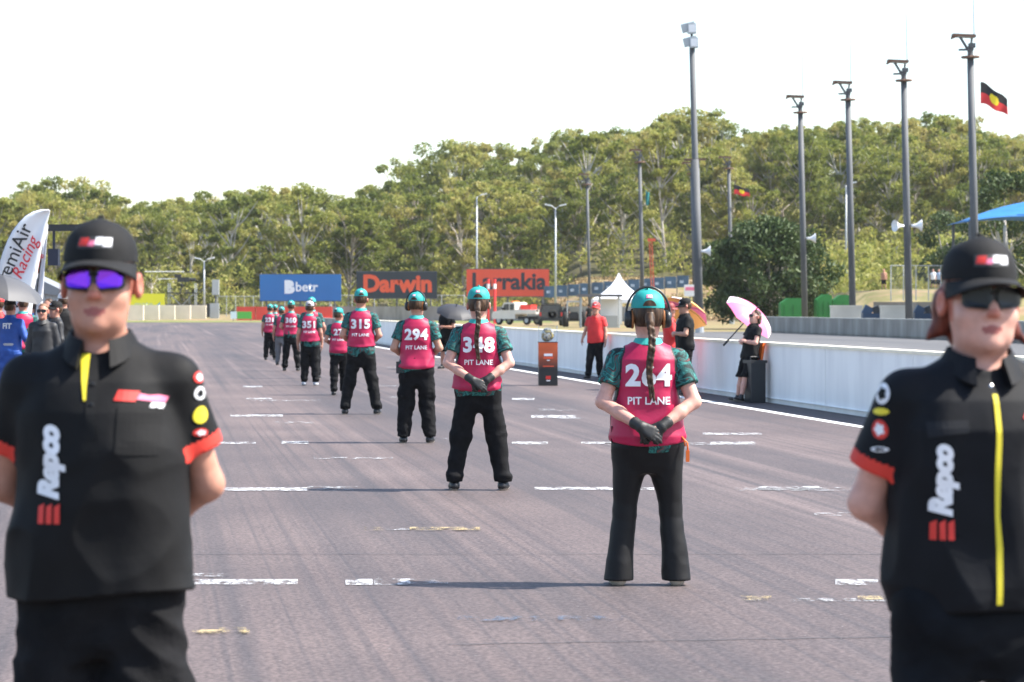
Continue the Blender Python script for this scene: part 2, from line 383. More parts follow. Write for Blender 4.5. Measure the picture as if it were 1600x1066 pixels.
marks = [(300, 465, 908, 916, PW), (540, 582, 908, 917, PW), (584, 640, 907, 917, PWF), (621, 641, 908, 917, PW), (640, 700, 908, 915, PWF), (300, 350, 899, 904, PWF), (1000, 1030, 913, 918, PWF), (1305, 1372, 908, 917, PW),
         (1160, 1440, 938, 943, PWF), (1158, 1205, 935, 942, PY), (1340, 1420, 935, 941, PY), (300, 390, 989, 995, PY), (342, 385, 985, 993, PY), (715, 860, 967, 974, PB), (870, 975, 967, 974, PB), (570, 600, 827, 832, PY), (640, 750, 827, 832, PY), (600, 640, 828, 831, PWF),
         (1272, 1370, 803, 808, PWF), (200, 352, 764, 768, PW), (352, 480, 764, 769, PW), (480, 560, 762, 768, PWF), (835, 950, 763, 767, PW), (950, 1022, 764, 768, PW), (1150, 1340, 764, 769, PWF), (1185, 1280, 762, 768, PW),
         (330, 400, 692, 695, PW), (440, 482, 691, 695, PW), (800, 856, 692, 696, PW), (908, 962, 692, 695, PW), (945, 1182, 693, 697, PWF), (1110, 1180, 692, 696, PW), (490, 614, 716, 719, PWF), (1098, 1190, 678, 681, PW), (430, 490, 660, 663, PWF), (360, 442, 649, 652, PW),
         (830, 900, 650, 654, PW), (690, 720, 686, 689, PWF), (870, 910, 654, 656, PWF), (385, 425, 623, 625, PW), (390, 500, 626, 628, PWF), (605, 640, 620, 623, PWF), (800, 835, 623, 626, PW), (590, 622, 603, 605, PWF), (380, 410, 604, 606, PW), (605, 640, 574, 576, PWF), (840, 900, 640, 643, PWF)]
gm = {}
for x0, x1, y0, y1, m_ in marks:
    gm.setdefault(m_.name, (MB(), m_)); q = [(*gp(x, y), .011 + .001 * (len(gm[m_.name][0].f) % 3)) for x, y in ((x0, y1), (x1, y1), (x1, y0), (x0, y0))]
    if m_ is PY or m_ is PB: q = [(a, b, c + .004) for a, b, c in q]
    gm[m_.name][0].add(q, [(0, 1, 2, 3)])
for k, (mb, m_) in gm.items(): tag(mb.build('grid_marking', m_), kind='structure')
ln = MB()
for a, b in ((12, 40), (40, 75), (75, 115), (115, 165)):
    f_ = lambda d: wall_x(d) - .93
    ln.add([(f_(a) - .09, a, .011), (f_(a) + .09, a, .011), (f_(b) + .09, b, .011), (f_(b) - .09, b, .011)], [(0, 1, 2, 3)])
tag(ln.build('track_edge_line', paint('edge_paint', (.78, .78, .76), .66)), kind='structure')
# tar seams across the track
sm_ = MB()
for y0, xa, xb in ((868, 280, 1400), (1010, 700, 1500)):
    pts = [gp(xa + (xb - xa) * i / 24, y0 + .5 * math.sin(i * 1.7) + (-14 * i / 24 if y0 == 1010 else 0)) for i in range(25)]
    for (a, b), (c, d) in zip(pts[:-1], pts[1:]): sm_.add([(a, b - .007, .010), (c, d - .007, .010), (c, d + .007, .010), (a, b + .007, .010)], [(0, 1, 2, 3)])
tag(sm_.build('tar_seam', mat('tar', (.05, .045, .045), .6)), kind='structure')

# ---- pit wall: cast panels with a cream capping
CONW = ramp_mat('white_wall_paint', 1.2, [(.24, (.52, .50, .48)), (.34, (.74, .74, .74)), (.6, (.84, .84, .83))], .6, stretch=(1.6, 1.6, .35), bump=.004, detail=9)
CAPC = mat('cream_capping', (.80, .73, .58), .7, noise=(2, .1))
CONG = ramp_mat('grey_concrete', 1.1, [(.3, (.20, .185, .165)), (.6, (.33, .31, .28)), (.75, (.40, .38, .35))], .9, stretch=(1, 1, .25), bump=.01, detail=8)
def run_wall(label, cat, p0, p1, h, t, L, m_, capm=None, z0=0.0, base=0):
    p0, p1 = Vector((*p0, z0)), Vector((*p1, z0)); D = p1 - p0; n = max(1, round(D.length / L)); rz = math.atan2(D.y, D.x)
    r = thing('barrier_wall', label, cat, p0, rz); l = D.length / n
    me = None
    for i in range(n):
        if me is None:
            o = MB().box((0, 0, h / 2), (l - .02, t, h)).box((0, 0, .09), (l - .02, t + .10, .18 if base else .001)).build('panel', m_, r); me = o.data
        else: o = bpy.data.objects.new('panel', me); C.objects.link(o); o.parent = r
        o.location = (l * (i + .5), 0, 0)
        if capm:
            if i == 0: c = MB().box((0, 0, 0), (l - .008, t + .05, .045)).build('capping', capm, r); cm = c.data
            else: c = bpy.data.objects.new('capping', cm); C.objects.link(c); c.parent = r
            c.location = (l * (i + .5), 0, h + .024)
    return r
run_wall('long white pit wall with cream capping beside the starting grid', 'wall', (wall_x(14) + .13, 14), (wall_x(128) + .13, 128), .96, .24, 4.75, CONW, CAPC)
run_wall('far bare grey end of the pit wall beyond the marshals', 'wall', (wall_x(128.1) + .13, 128.1), (wall_x(165) + .13, 165), .96, .24, 4.6, CONG)
def w2x(d): return 38.4 - .134 * d
run_wall('stained grey concrete wall across the pit lane under the tall poles', 'wall', (w2x(60), 60), (w2x(172), 172), .92, .3, 6.2, CONG, mat('pale_concrete', (.45, .44, .41), .85, noise=(2, .15)))
run_wall('low grey concrete wall running below the billboards', 'wall', (wx(515, 300), 299), (wx(1085, 272), 283), 1.55, .3, 8, CONG, z0=0)
# ---- wood behind
TRUNK = ramp_mat('gum_bark', 2.5, [(.35, (.22, .18, .14)), (.55, (.44, .40, .35)), (.75, (.6, .57, .52))], .9, stretch=(1, 1, .3), objrand=.3)
LEAF = ramp_mat('gum_leaves', .45, [(.25, (.10, .13, .024)), (.42, (.205, .232, .044)), (.58, (.30, .30, .07)), (.75, (.37, .32, .10))], .6, objrand=.42, detail=3, trl=.45)
LEAFD = ramp_mat('dark_leaves', 1.2, [(.3, (.030, .055, .016)), (.55, (.06, .095, .028)), (.75, (.115, .14, .045))], .6, detail=3, spec=.3, trl=.2)
def leaf_mesh(name, clumps, n_per, size, rnd, droop=.3):
    """many small leaf-sized faces in clumps: (centre, radii)"""
    V, Fc = [], []; rs = np.random.RandomState(rnd)
    for (c, r) in clumps:
        n = int(n_per); u = rs.normal(size=(n, 3)); u /= np.linalg.norm(u, axis=1)[:, None]; u *= (rs.uniform(.15, 1, n)**.5)[:, None]
        P = np.array(c) + u * np.array(r)
        for p in P:
            a = rs.normal(size=3); a /= np.linalg.norm(a); b = np.cross(a, rs.normal(size=3)); b /= np.linalg.norm(b); a[2] -= droop
            s = size * rs.uniform(.6, 1.4); k = len(V)
            V += [p - a * s, p + b * s * .42, p + a * s, p - b * s * .42]; Fc.append((k, k + 1, k + 2, k + 3))
    me = bpy.data.meshes.new(name); me.from_pydata([tuple(v) for v in V], [], Fc); return me
def gum(seed, h, spread, nclump, nper, leaf=.27, low=.35):
    rs = random.Random(seed); tb = MB(); clumps = []
    lean = rs.uniform(-.06, .06); ang = rs.uniform(0, 6.28)
    def tp(t): return Vector((math.cos(ang) * lean * h * t + .18 * math.sin(t * 5 + seed), math.sin(ang) * lean * h * t + .15 * math.cos(t * 4), h * t * .86))
    tb.tube([tp(t / 7) for t in range(8)], [.17 * h / 13 * (1 - .8 * t / 7) for t in range(8)], 7)
    for i in range(nclump):
        t = rs.uniform(low, 1.0); a = rs.uniform(0, 6.28) if i else 0; base = tp(max(.2, t - .22)); reach = spread * (.35 + .75 * rs.random()) * (1.15 - .55 * max(0, t - .4))
        if i < 2: reach *= .25; t = 1
        e = tp(min(t, 1)) + Vector((math.cos(a) * reach, math.sin(a) * reach, h * .07 + rs.uniform(-.3, .9)))
        mid = (base + e) / 2 + Vector((0, 0, -.25)); tb.tube([base, mid, e], [.075, .05, .02], 5, cap=False)
        r = rs.uniform(.45, 1.1) * h / 13; clumps.append((e, (r * 1.15, r * 1.15, r * .72)))
        if rs.random() < .6: clumps.append((mid + Vector((rs.uniform(-.8, .8), rs.uniform(-.8, .8), rs.uniform(.1, .8))), (r * .7, r * .7, r * .45)))
    me_t = bpy.data.meshes.new('trunk'); me_t.from_pydata(tb.v, [], tb.f); me_t.materials.append(TRUNK)
    me_l = leaf_mesh('crown', clumps, nper, leaf, seed); me_l.materials.append(LEAF)
    return me_t, me_l, h
variants = [gum(s, hh, sp, int(nc * 2.0), 110, leaf=.2, low=lw * .7) for s, hh, sp, nc, lw in ((1, 14, 3.2, 17, .35), (2, 12, 2.7, 15, .3), (3, 15, 3.6, 19, .42), (4, 11, 2.8, 14, .25), (5, 13, 3.0, 13, .45), (6, 10, 2.6, 14, .2), (7, 14.5, 3.0, 20, .3), (8, 12.5, 3.6, 15, .5))]
SKY = [(-200, 300), (0, 308), (60, 290), (120, 268), (175, 300), (215, 322), (260, 312), (320, 298), (400, 298), (480, 282), (530, 300), (560, 300), (600, 284), (640, 262), (675, 236), (705, 214), (760, 228), (830, 236), (890, 200), (960, 205), (1020, 190), (1060, 172), (1120, 178), (1165, 208), (1250, 196), (1330, 188), (1400, 196), (1440, 170), (1500, 190), (1560, 205), (1600, 212), (1800, 215)]
sky_px = [a for a, b in SKY]; sky_py = [b for a, b in SKY]
rt = random.Random(11); spots = []
def try_spot(px, d, mind):
    X = wx(px, d)
    if all((X - a)**2 + ((d - b) * .6)**2 > mind**2 for a, b, _ in spots): spots.append((X, d, px)); return True
for row, (d0, d1, n, md) in enumerate(((448, 466, 60, 2.4), (415, 446, 62, 3.0), (380, 412, 66, 3.0), (346, 376, 66, 3.0))):
    for i in range(n):
        px = -110 + 1820 * (i + rt.uniform(.1, .9)) / n; d = rt.uniform(d0, d1)
        try_spot(px, d, md)
for X, d, px in spots:
    me_t, me_l, h0 = variants[rt.randrange(len(variants))]; z = float(terrain(X, d)) - .1
    allow = wz(np.interp(px + rt.uniform(-12, 12), sky_px, sky_py), d) - z
    h = allow * rt.uniform(.90, 1.04) if d > 440 else min(allow * .97, rt.uniform(10.5, 17.5))
    reg = ('behind the yellow sign and camera platform' if px < 380 else 'behind the blue billboard' if px < 545 else 'behind the dark billboard' if px < 705 else 'behind the orange billboard' if px < 870 else
           'above the dry bank behind the white tent' if px < 1100 else 'behind the dark rounded tree' if px < 1310 else 'behind the tall poles and shade sail')
    band = ('front edge of the wood' if d < 378 else 'middle of the wood' if d < 446 else 'skyline of the wood')
    t = thing('gum_tree', f'olive gum tree, {band} {reg}', 'tree', (X, d, z), rt.uniform(0, 6.28), f'gum trees, {band} {reg}')
    k = h / h0; t.scale = (k * rt.uniform(.95, 1.2), k * rt.uniform(.95, 1.2), k)
    for nm, me in (('trunk', me_t), ('crown', me_l)):
        o = bpy.data.objects.new(nm, me); C.objects.link(o); o.parent = t
# understorey: a mass of saplings and scrub nobody could count
rs_ = random.Random(5); cl = []
for i in range(1500):
    d = rs_.uniform(334, 462); px = rs_.uniform(-100, 1700); X = wx(px, d); r = rs_.uniform(.9, 2.1)
    if 700 < px < 1085 and d < 337: continue
    cl.append(((X, d, float(terrain(X, d)) + r * .7 + (rs_.random() < .55) * rs_.uniform(.5, 4.5)), (r, r, r * .95)))
for i in range(260):
    d = rs_.uniform(236, 330); X = rs_.uniform(22, 62); r = rs_.uniform(.8, 1.9); cl.append(((X, d, float(terrain(X, d)) + r * .7 + (rs_.random() < .5) * rs_.uniform(.5, 3.5)), (r, r, r)))
me = leaf_mesh('understorey', cl, 62, .3, 77); tag(link('understorey', me, LEAF), 'low scrub and saplings filling the wood under the gum trees', 'scrub', kind='stuff')
# dry grass on the bank
cl = []
for i in range(300):
    X = rs_.uniform(3, 26); d = rs_.uniform(292, 334); cl.append(((X, d, float(terrain(X, d)) + .12), (.9, .9, .22)))
me = leaf_mesh('dry_grass', cl, 26, .16, 5, -.8); tag(link('dry_grass', me, ramp_mat('straw', .6, [(.35, (.26, .17, .08)), (.6, (.36, .27, .13)), (.75, (.2, .19, .07))], .9)), 'dry straw coloured grass on the bank behind the tent', 'grass', kind='stuff')
# rounded dark tree and two more broadleaf trees
def broad(label, px, d, width, top_py, base_z, seed, n=60, nper=120):
    X = wx(px, d); H_ = wz(top_py, d) - base_z; rs = random.Random(seed); t = thing('broadleaf_tree', label, 'tree', (X, d, base_z))
    tb = MB().tube([(0, 0, 0), (.1, 0, H_ * .3), (0, .1, H_ * .6)], [.28, .22, .1], 9); cl = []
    for i in range(n):
        a = rs.uniform(0, 6.28); u = rs.uniform(.06, 1); rr = width / 2 * math.sin(math.acos(min(1, abs(u * 1.75 - .75)))) * rs.uniform(.5, 1.0)
        c = Vector((math.cos(a) * rr, math.sin(a) * rr * .8, H_ * (.08 + .86 * u))); cl.append((c, (.85, .85, .62)))
        if i % 4 == 0: tb.tube([(0, 0, H_ * .3), c * .6 + Vector((0, 0, .3)), c], [.09, .06, .02], 5, cap=False)
    tb.build('trunk', TRUNK, t, True); link('crown', leaf_mesh('crown', cl, nper, .17, seed), LEAFD, t); return t
broad('dense dark green rounded tree behind the grey wall and poles', 1200, 192, 9.6, 338, -.3, 3, 210, 130)
broad('dark bushy tree behind the shade sail at the right edge', 1570, 205, 8.0, 262, 2.5, 4, 60, 120)
broad('small dark tree between the fence and the shade sail', 1480, 240, 6.0, 330, 2.9, 6, 40, 110)
# ================================================================ people
SKIN = mat('skin', (.44, .215, .15), .5, sss=.05, noise=(30, .12), bump=(220, .15, .001), spec=.4)
SKIN_PINK = mat('skin_pink', (.56, .30, .235), .48, sss=.05, noise=(30, .12), bump=(220, .15, .001), spec=.4)
SKIN_TAN = mat('skin_tan', (.42, .22, .15), .5, sss=.1, noise=(14, .1))
LIP = mat('lips', (.30, .085, .075), .4)
FLUSH = mat('skin_flushed', (.46, .16, .11), .5, sss=.1)
PINK = mat('vest_crimson', (.38, .008, .058), .5, noise=(5, .1), bump=(60, .25, .004), spec=.4)
BLACKC = mat('black_cloth', (.0065, .0065, .0075), .85, noise=(20, .3), bump=(45, .5, .006), spec=.18)
BLACKP = mat('black_polo', (.005, .005, .0055), .72, noise=(10, .25), bump=(40, .2, .005), spec=.22)
NAVYP = mat('navy_shirt', (.0042, .0048, .0068), .72, noise=(10, .25), bump=(40, .2, .005), spec=.22)
TRIM = mat('black_binding', (.008, .008, .008), .6)
CAMO = ramp_mat('teal_camo', 11, [(.38, (.006, .016, .016)), (.43, (.010, .075, .07)), (.485, (.03, .18, .165)), (.53, (.008, .04, .04)), (.6, (.14, .03, .03)), (.63, (.012, .10, .095))], .7, detail=3, distort=1.2)
for e in CAMO.node_tree.nodes:
    if e.type == 'VALTORGB': e.color_ramp.interpolation = 'CONSTANT'
TEAL = mat('teal_cap', (.008, .27, .25), .65, noise=(20, .08), bump=(120, .2, .002))
CAPB = mat('black_cap', (.010, .010, .0105), .8, noise=(25, .2), bump=(120, .3, .002), spec=.25)
GREYCAP = mat('grey_cap', (.35, .33, .35), .75)
WHITE = mat('white_print', (.78, .78, .8), .55, noise=(30, .05))
REDP = mat('red_print', (.62, .03, .02), .55)
PINKP = mat('pink_print', (.75, .18, .3), .55)
YEL = mat('yellow_trim', (.75, .62, .03), .6)
ORANGE = mat('orange_cord', (.85, .16, .02), .5)
GLOVE = mat('glove', (.012, .012, .012), .55, bump=(80, .3, .003))
SHOE = mat('shoe_black', (.012, .012, .013), .45)
SOLE = mat('shoe_sole', (.35, .31, .26), .7)
HAIR = ramp_mat('brown_hair', 60, [(.35, (.02, .011, .007)), (.65, (.085, .045, .022))], .5, stretch=(1, 1, .15))
HAIRR = ramp_mat('auburn_hair', 60, [(.35, (.06, .012, .008)), (.65, (.2, .05, .03))], .45, stretch=(1, 1, .12))
REDSH = mat('red_polo', (.62, .02, .02), .65, noise=(8, .12))
BLUES = mat('blue_suit', (.012, .07, .33), .6, noise=(8, .2), bump=(25, .3, .006))
LENS_P = mat('purple_mirror_lens', (.16, .03, .55), .08, metal=.9)
LENS_D = mat('dark_lens', (.006, .008, .012), .3, spec=.35)
FRAME = mat('glasses_frame', (.008, .008, .008), .3)
MUFF = mat('earmuff_shell', (.015, .015, .016), .4)
MUFFO = mat('earmuff_cushion', (.28, .10, .025), .7)

def hand_prims(wrist, d, n, side, curl, g=0.0):
    """palm and five fingers; d along the hand, n out of the back of the hand, thumb on the +-lateral side"""
    W = np.array(wrist, float); d = np.array(d, float); d /= np.linalg.norm(d); n = np.array(n, float); n -= d * (n @ d); n /= np.linalg.norm(n)
    l = np.cross(d, n) * side
    palm, fing = [], []
    for i, (o, L) in enumerate(((-.030, .060), (-.010, .075), (.010, .082), (.029, .072))):
        kn = W + d * (.085 - .006 * abs(i - 2)) + l * o
        palm.append(cone(W + l * o * .55 + d * .005, kn, .019 + g, .0135 + g)); p = kn; a = 0
        for j, fr in enumerate((.45, .32, .23)):
            a += curl * (.6, .8, .6)[j]; q = p + (d * math.cos(a) - n * math.sin(a)) * L * fr
            fing.append(cone(p, q, .0102 - .0009 * j + g, .0094 - .001 * j + g)); p = q
    b = W + d * .02 + l * .022; m = b + (d * .55 + l * .6 - n * .35) * .05; e = m + (d * .85 + l * .1 - n * .45) * .042
    fing += [cone(b, m, .016 + g, .0115 + g), cone(m, e, .011 + g, .0085 + g)]
    return palm, fing

def person(label, pos, rz=0, h=1.75, cell=.012, wid=1.0, dep=1.0, skin=None, stance=.14, foot_y=(0, 0), toe=.18, arms='behind', top='vest', number=None,
           topmat=None, sleeve=.62, cuff=None, pants='trousers', pantmat=None, yaw=0.0, tilt=0.0, cap=None, brim_back=False, hair='short', hairmat=None,
           muffs=False, gloves=False, glasses=None, group=None, shoe=None, hem=None, seed=1, lower=True, vest_hem=.88, lean=0.0, face_logo=False, cat='person', face=1.0, hs=1.06):
    skin = skin or SKIN; pantmat = pantmat or BLACKC; hairmat = hairmat or HAIR; shoe = shoe or SHOE
    root = thing('person', label, cat, (pos[0], pos[1], pos[2] if len(pos) > 2 else 0), rz, group, h / 1.75)
    if lean: root.rotation_euler = (lean, 0, rz)
    w, dp = wid, dep
    T = [(.80, .14 * w, .10 * dp, -.005), (.92, .168 * w, .118 * dp, -.012), (1.0, .158 * w, .108 * dp, 0), (1.08, .146 * w, .104 * dp, .004), (1.2, .153 * w, .112 * dp, .004),
         (1.31, .164 * w, .117 * dp, .0), (1.385, .150 * w, .103 * dp, -.008), (1.44, .098 * w, .08, -.014), (1.475, .07, .062, -.014), (1.5, .056, .056, -.012)]
    sx = .172 * (w + 1) / 2
    # joints
    hip = [np.array((s * .088 * w, 0, .90)) for s in (-1, 1)]
    ank = [np.array((s * stance, foot_y[i], .085)) for i, s in enumerate((-1, 1))]
    kne = [(hip[i] * .47 + ank[i] * .53) + np.array((0, .02, 0)) for i in (0, 1)]
    sho = [np.array((s * sx, -.012, 1.385)) for s in (-1, 1)]
    A = {'behind': ((.264, -.08, 1.13), (.075, -.185 * dp - .02, .985), (-.8, -.12, -.45)),
         'hang': ((.235, -.03, 1.12), (.255, .04, .88), (.0, .15, -1)),
         'front': ((.262, -.03, 1.13), (.13, .2, 1.02), (-.9, .4, .0)),
         'folded': ((.25, .05, 1.13), (.03, .21, 1.14), (-1, .05, .1)),
         'out': ((.27, -.04, 1.14), (.30, .10, .93), (.05, .4, -.9))}
    arms = (arms, arms) if isinstance(arms, str) else arms
    elb, wri, hdi = [], [], []
    for i, s in enumerate((-1, 1)):
        e, q, hd = A[arms[i]] if isinstance(arms[i], str) else arms[i]
        m = np.array((s, 1, 1)); k = np.array(((w + 1) / 2, 1, 1))
        elb.append(np.array(e) * m * k); wri.append(np.array(q) * m); hdi.append(np.array(hd) * m)
    if arms[0] == 'behind': wri[0] = wri[0] + np.array((.02, -.03, .0))
    cy, sy = math.cos(yaw), math.sin(yaw)
    def ht(p): return np.array(((cy * p[0] - sy * p[1]) * hs, (sy * p[0] + cy * p[1]) * hs, 1.54 + (p[2] - 1.54) * hs))
    def HT(v): v = M3 @ v; return Vector((v.x * hs, v.y * hs, 1.54 + (v.z - 1.54) * hs))
    def hE(c, r, rx=0): return ellip(ht(c), tuple(q * hs for q in r), rx, yaw)
    def hC(a, b, ra, rb): return cone(ht(a), ht(b), ra * hs, rb * hs)
    lo, hi = np.array((-.48, -.34, -.01)), np.array((.48, .34, 1.84))
    # ---- body: one continuous surface
    f = Field(lo, hi, cell); f.add(loft(T), .02)
    for i in (0, 1):
        f.add(cone((0, -.012, 1.43), sho[i], .05, .05), .05); f.add(cone(sho[i], elb[i], .051 * (w + 1) / 2, .041 * (w + 1) / 2), .04)
        f.add(cone(elb[i], elb[i] * .55 + wri[i] * .45, .041 * (w + 1) / 2, .040), .02); f.add(cone(elb[i] * .55 + wri[i] * .45, wri[i], .040, .0275), .02)
        nrm = np.array((0, -1., .35)) if arms[i] == 'behind' else (np.array((0, .8, .6)) if arms[i] in ('front', 'folded') else np.array(((-1, 1)[i], .0, 0.)))
        pal, fin = hand_prims(wri[i], hdi[i], nrm, (1, -1)[i] * (1 if arms[i] == 'behind' else -1), .5 if arms[i] == 'behind' else .35)
        for p in pal: f.add(p, .014)
        if not gloves:
            for p in fin: f.add(p, .006)
        if lower:
            f.add(cone(hip[i], kne[i], .085 * w, .056), .03); f.add(cone(kne[i], kne[i] * .6 + ank[i] * .4, .054, .055), .02); f.add(cone(kne[i] * .6 + ank[i] * .4, ank[i], .055, .036), .02)
            f.add(cone(ank[i], ank[i] + np.array((toe * .1 * (-1, 1)[i], .1, -.05)), .03, .018), .02)
    f.add(cone((0, -.02, 1.45), (0, .0, 1.57), .060 * (w + 1) / 2, .056 * (w + 1) / 2), .03)
    fw = face
    f.add(hE((0, -.012, 1.648), (.077, .096, .103)), .02); f.add(hE((0, .022, 1.59), (.064 * fw, .076, .092)), .03)
    f.add(hE((0, .05, 1.545), (.052 * fw, .045, .042)), .03); f.add(hE((0, .085, 1.527), (.024, .018, .018)), .02)
    f.add(hE((.037 * fw, .06, 1.592), (.027 * fw, .027, .028)), .02); f.add(hE((-.037 * fw, .06, 1.592), (.027 * fw, .027, .028)), .02)
    f.add(hC((0, .086, 1.645), (0, .115, 1.600), .0095, .0145), .010)
    for s in (-1, 1):
        f.add(hE((s * .013, .098, 1.596), (.0105, .012, .009)), .008); f.add(hE((s * (.062 + .026 * fw), -.012, 1.622), (.0125, .022, .034)), .008)
        f.sub(hE((s * (.070 + .026 * fw), -.004, 1.626), (.007, .011, .018)), .006)
        f.sub(hE((s * .033, .102, 1.64), (.02, .014, .011)), .015); f.add(hE((s * .033, .08, 1.638), (.013, .012, .011)), .004)
    f.add(hE((0, .0945, 1.5665), (.0235, .0105, .0062)), .006); f.add(hE((0, .0925, 1.5545), (.02, .0115, .0072)), .006)
    f.sub(hE((0, .108, 1.5605), (.026, .012, .0022)), .003)
    for s in (-1, 1): f.sub(hE((s * .008, .116, 1.589), (.0045, .006, .004)), .002)
    def bm(x, y, z):
        xx, yy = cy * x + sy * y, -sy * x + cy * y
        xx, yy, z = xx / hs, yy / hs, 1.54 + (z - 1.54) / hs
        lip = (np.abs(xx) < .025) & (yy > .085) & (np.abs(z - 1.560) < .0095 - .2 * np.abs(xx)**1.0 * .4)
        fl = ((np.abs(xx) > .072) & (z > 1.58) & (z < 1.67) & (yy < .03) & (yy > -.04)) | ((yy > .108) & (z > 1.585) & (z < 1.61))
        return np.where(lip, 1, np.where(fl, 2, 0))
    f.build('body', [skin, LIP, FLUSH], root, bm)
    # ---- trousers
    if lower:
        g = Field((-.42, -.3, .0), (.42, .3, 1.1), cell)
        hz = {'shorts': .47, 'flare': .038}.get(pants, .082)
        TP = [(.69, .085 * w, .09 * dp, 0), (.74, .12 * w, .11 * dp, 0), (.85, .172 * w, .128 * dp, -.01), (.93, .182 * w, .133 * dp, -.014), (1.04, .164 * w, .118 * dp, 0)]
        g.add(loft(TP), .02)
        for i in (0, 1):
            kr, hr = {'flare': (.067, .09), 'cargo': (.094, .074), 'trousers': (.088, .067), 'slim': (.066, .06), 'shorts': (.1, .09)}[pants]
            tp = hip[i] + np.array((0, -.005, -.04)); k = kne[i]; low = ank[i] + np.array((0, -.008, -.05 if pants == 'flare' else .0))
            g.add(cone(tp, k, (.116 if pants == 'flare' else .104) * w, kr), .035); g.add(cone(k, low, kr, hr), .03)
            if pants == 'cargo':
                s = (-1, 1)[i]; g.add(ellip(k * .5 + tp * .5 + np.array((s * .085, 0, -.06)), (.03, .07, .09)), .015)
            if pants == 'trousers':                                     # cloth stacking above the shoe
                g.add(ellip(low + np.array((.01, -.01, .05)), (hr * 1.05, hr * 1.08, .03)), .03)
        fn = fold_noise(seed, (16, 16, 14)); fn2 = fold_noise(seed + 50, (7, 7, 22)); cz = creases(seed + 5, (7, 7, 15)); g.warp(lambda x, y, z: .7 * fn(x, y, z) + .5 * fn2(x, y, z) - .55 * cz(x, y, z), .012 if pants != 'flare' else .005)
        g.clip(lambda x, y, z: hz - z + 0 * x * y); g.build('trousers', pantmat, root)
        for i in (0, 1):
            s = (-1, 1)[i]; a = ank[i]; td = np.array((s * toe, 1, 0)); td /= np.linalg.norm(td)
            b = Field((a[0] - .22, a[1] - .2, -.005), (a[0] + .22, a[1] + .28, .16), min(cell, .009))
            b.add(cone(a - td * .035 + np.array((0, 0, -.04)), a + td * .02 + np.array((0, 0, -.035)), .043, .043), .02)
            b.add(cone(a + td * .02 + np.array((0, 0, -.048)), a + td * .15 + np.array((0, 0, -.054)), .042, .034), .03)
            b.add(cone(a + np.array((0, 0, -.02)), a + np.array((0, 0, .03)), .043, .045), .02)
            b.clip(lambda x, y, z: .001 - z + 0 * x * y); b.build('shoe', [shoe, SOLE], root, lambda x, y, z: (z < .022).astype(int))
    # ---- upper clothing
    hem = hem or (.84 if top != 'vest' else .83)
    loose = {'vest': .012, 'polo': .026, 'suit': .016}.get(top, .016)
    TS = [(z, a + loose + (.016 if z < 1.1 else 0), b + loose + (.012 if z < 1.1 else 0), c) for z, a, b, c in T if .79 < z < 1.46]
    if top == 'polo':
        hemw = .168 * w + .035; TS = [(z, max(a, hemw - .012 + (1.2 - z) * .03) if z < 1.3 else a, max(b, .118 * dp + .03) if z < 1.25 else b, c) for z, a, b, c in TS]
    TS += [(1.475, .088 * (w + 1) / 2, .078, -.014), (1.5, .066, .066, -.012)]
    g = Field((-.46, -.3, .76), (.46, .3, 1.56), cell)
    g.add(loft(TS, 0, .78, 1.488), .02)
    for i in (0, 1):
        g.add(cone((0, -.012, 1.428), sho[i], .058, .062), .05); e = sho[i] + (elb[i] - sho[i]) * sleeve
        rr = .066 * (w + 1) / 2
        if sleeve > .9: g.add(cone(sho[i], elb[i], rr, .056), .04); g.add(cone(elb[i], elb[i] + (wri[i] - elb[i]) * .95, .056, .04), .03)
    fn = fold_noise(seed + 7, (11, 11, 7)); fn2 = fold_noise(seed + 9, (26, 26, 12)); cz = creases(seed + 6, (6.5, 6.5, 4.5)); g.warp(lambda x, y, z: .8 * fn(x, y, z) + .3 * fn2(x, y, z) - .8 * cz(x, y, z) * np.clip((1.42 - z) * 5, 0, 1), .016 if top in ('polo', 'button') and cell < .01 else .008)
    g.clip(lambda x, y, z: hem + .012 * np.sin(x * 9 + seed) - z + 0 * y)
    if sleeve <= .9:
        for i in (0, 1):                                                # cut the sleeve end square to the arm
            u = (elb[i] - sho[i]); L = np.linalg.norm(u); u = u / L; s = sho[i]; s_ = (-1, 1)[i]
            q = Field((-.46, -.3, .76), (.46, .3, 1.56), cell); q.add(cone(s, elb[i], rr, rr * 1.13), .02); q.warp(lambda x, y, z: fn(x, y, z) + .5 * fn2(x, y, z), .007)
            q.clip(lambda x, y, z: (x - s[0]) * u[0] + (y - s[1]) * u[1] + (z - s[2]) * u[2] - L * sleeve)
            hk = np.maximum(.03 - np.abs(g.D - q.D), 0) / .03; g.D = np.minimum(g.D, q.D) - hk * hk * .0075
    g.sub(cone((0, .03, 1.50), (0, .06, 1.60), .058, .075), .01)
    if top in ('polo', 'button'): g.sub(cone((0, .11, 1.47), (0, .16, 1.40), .028, .012), .01)
    cuffm = cuff or topmat
    def sm(x, y, z):
        r = np.zeros(x.shape, int)
        for i in (0, 1):
            u = elb[i] - sho[i]; L = np.linalg.norm(u); u = u / L
            t = ((x - sho[i][0]) * u[0] + (y - sho[i][1]) * u[1] + (z - sho[i][2]) * u[2])
            far = np.sqrt(np.maximum((x - sho[i][0])**2 + (y - sho[i][1])**2 + (z - sho[i][2])**2 - t * t, 0)) < .1
            r = np.where((t > L * sleeve - .036) & (t < L * sleeve + .006) & far & (x * (-1, 1)[i] > .168 * w + .03), 1, r)
        return r
    shirt, sb = g.build('shirt' if top != 'suit' else 'race_suit', [topmat or CAMO, cuffm or CAMO], root, sm if (cuff and sleeve < .9) else None)
    # collar
    c = MB(); n = 28; ring = []
    gap = .45 if top in ('polo', 'button') else .05
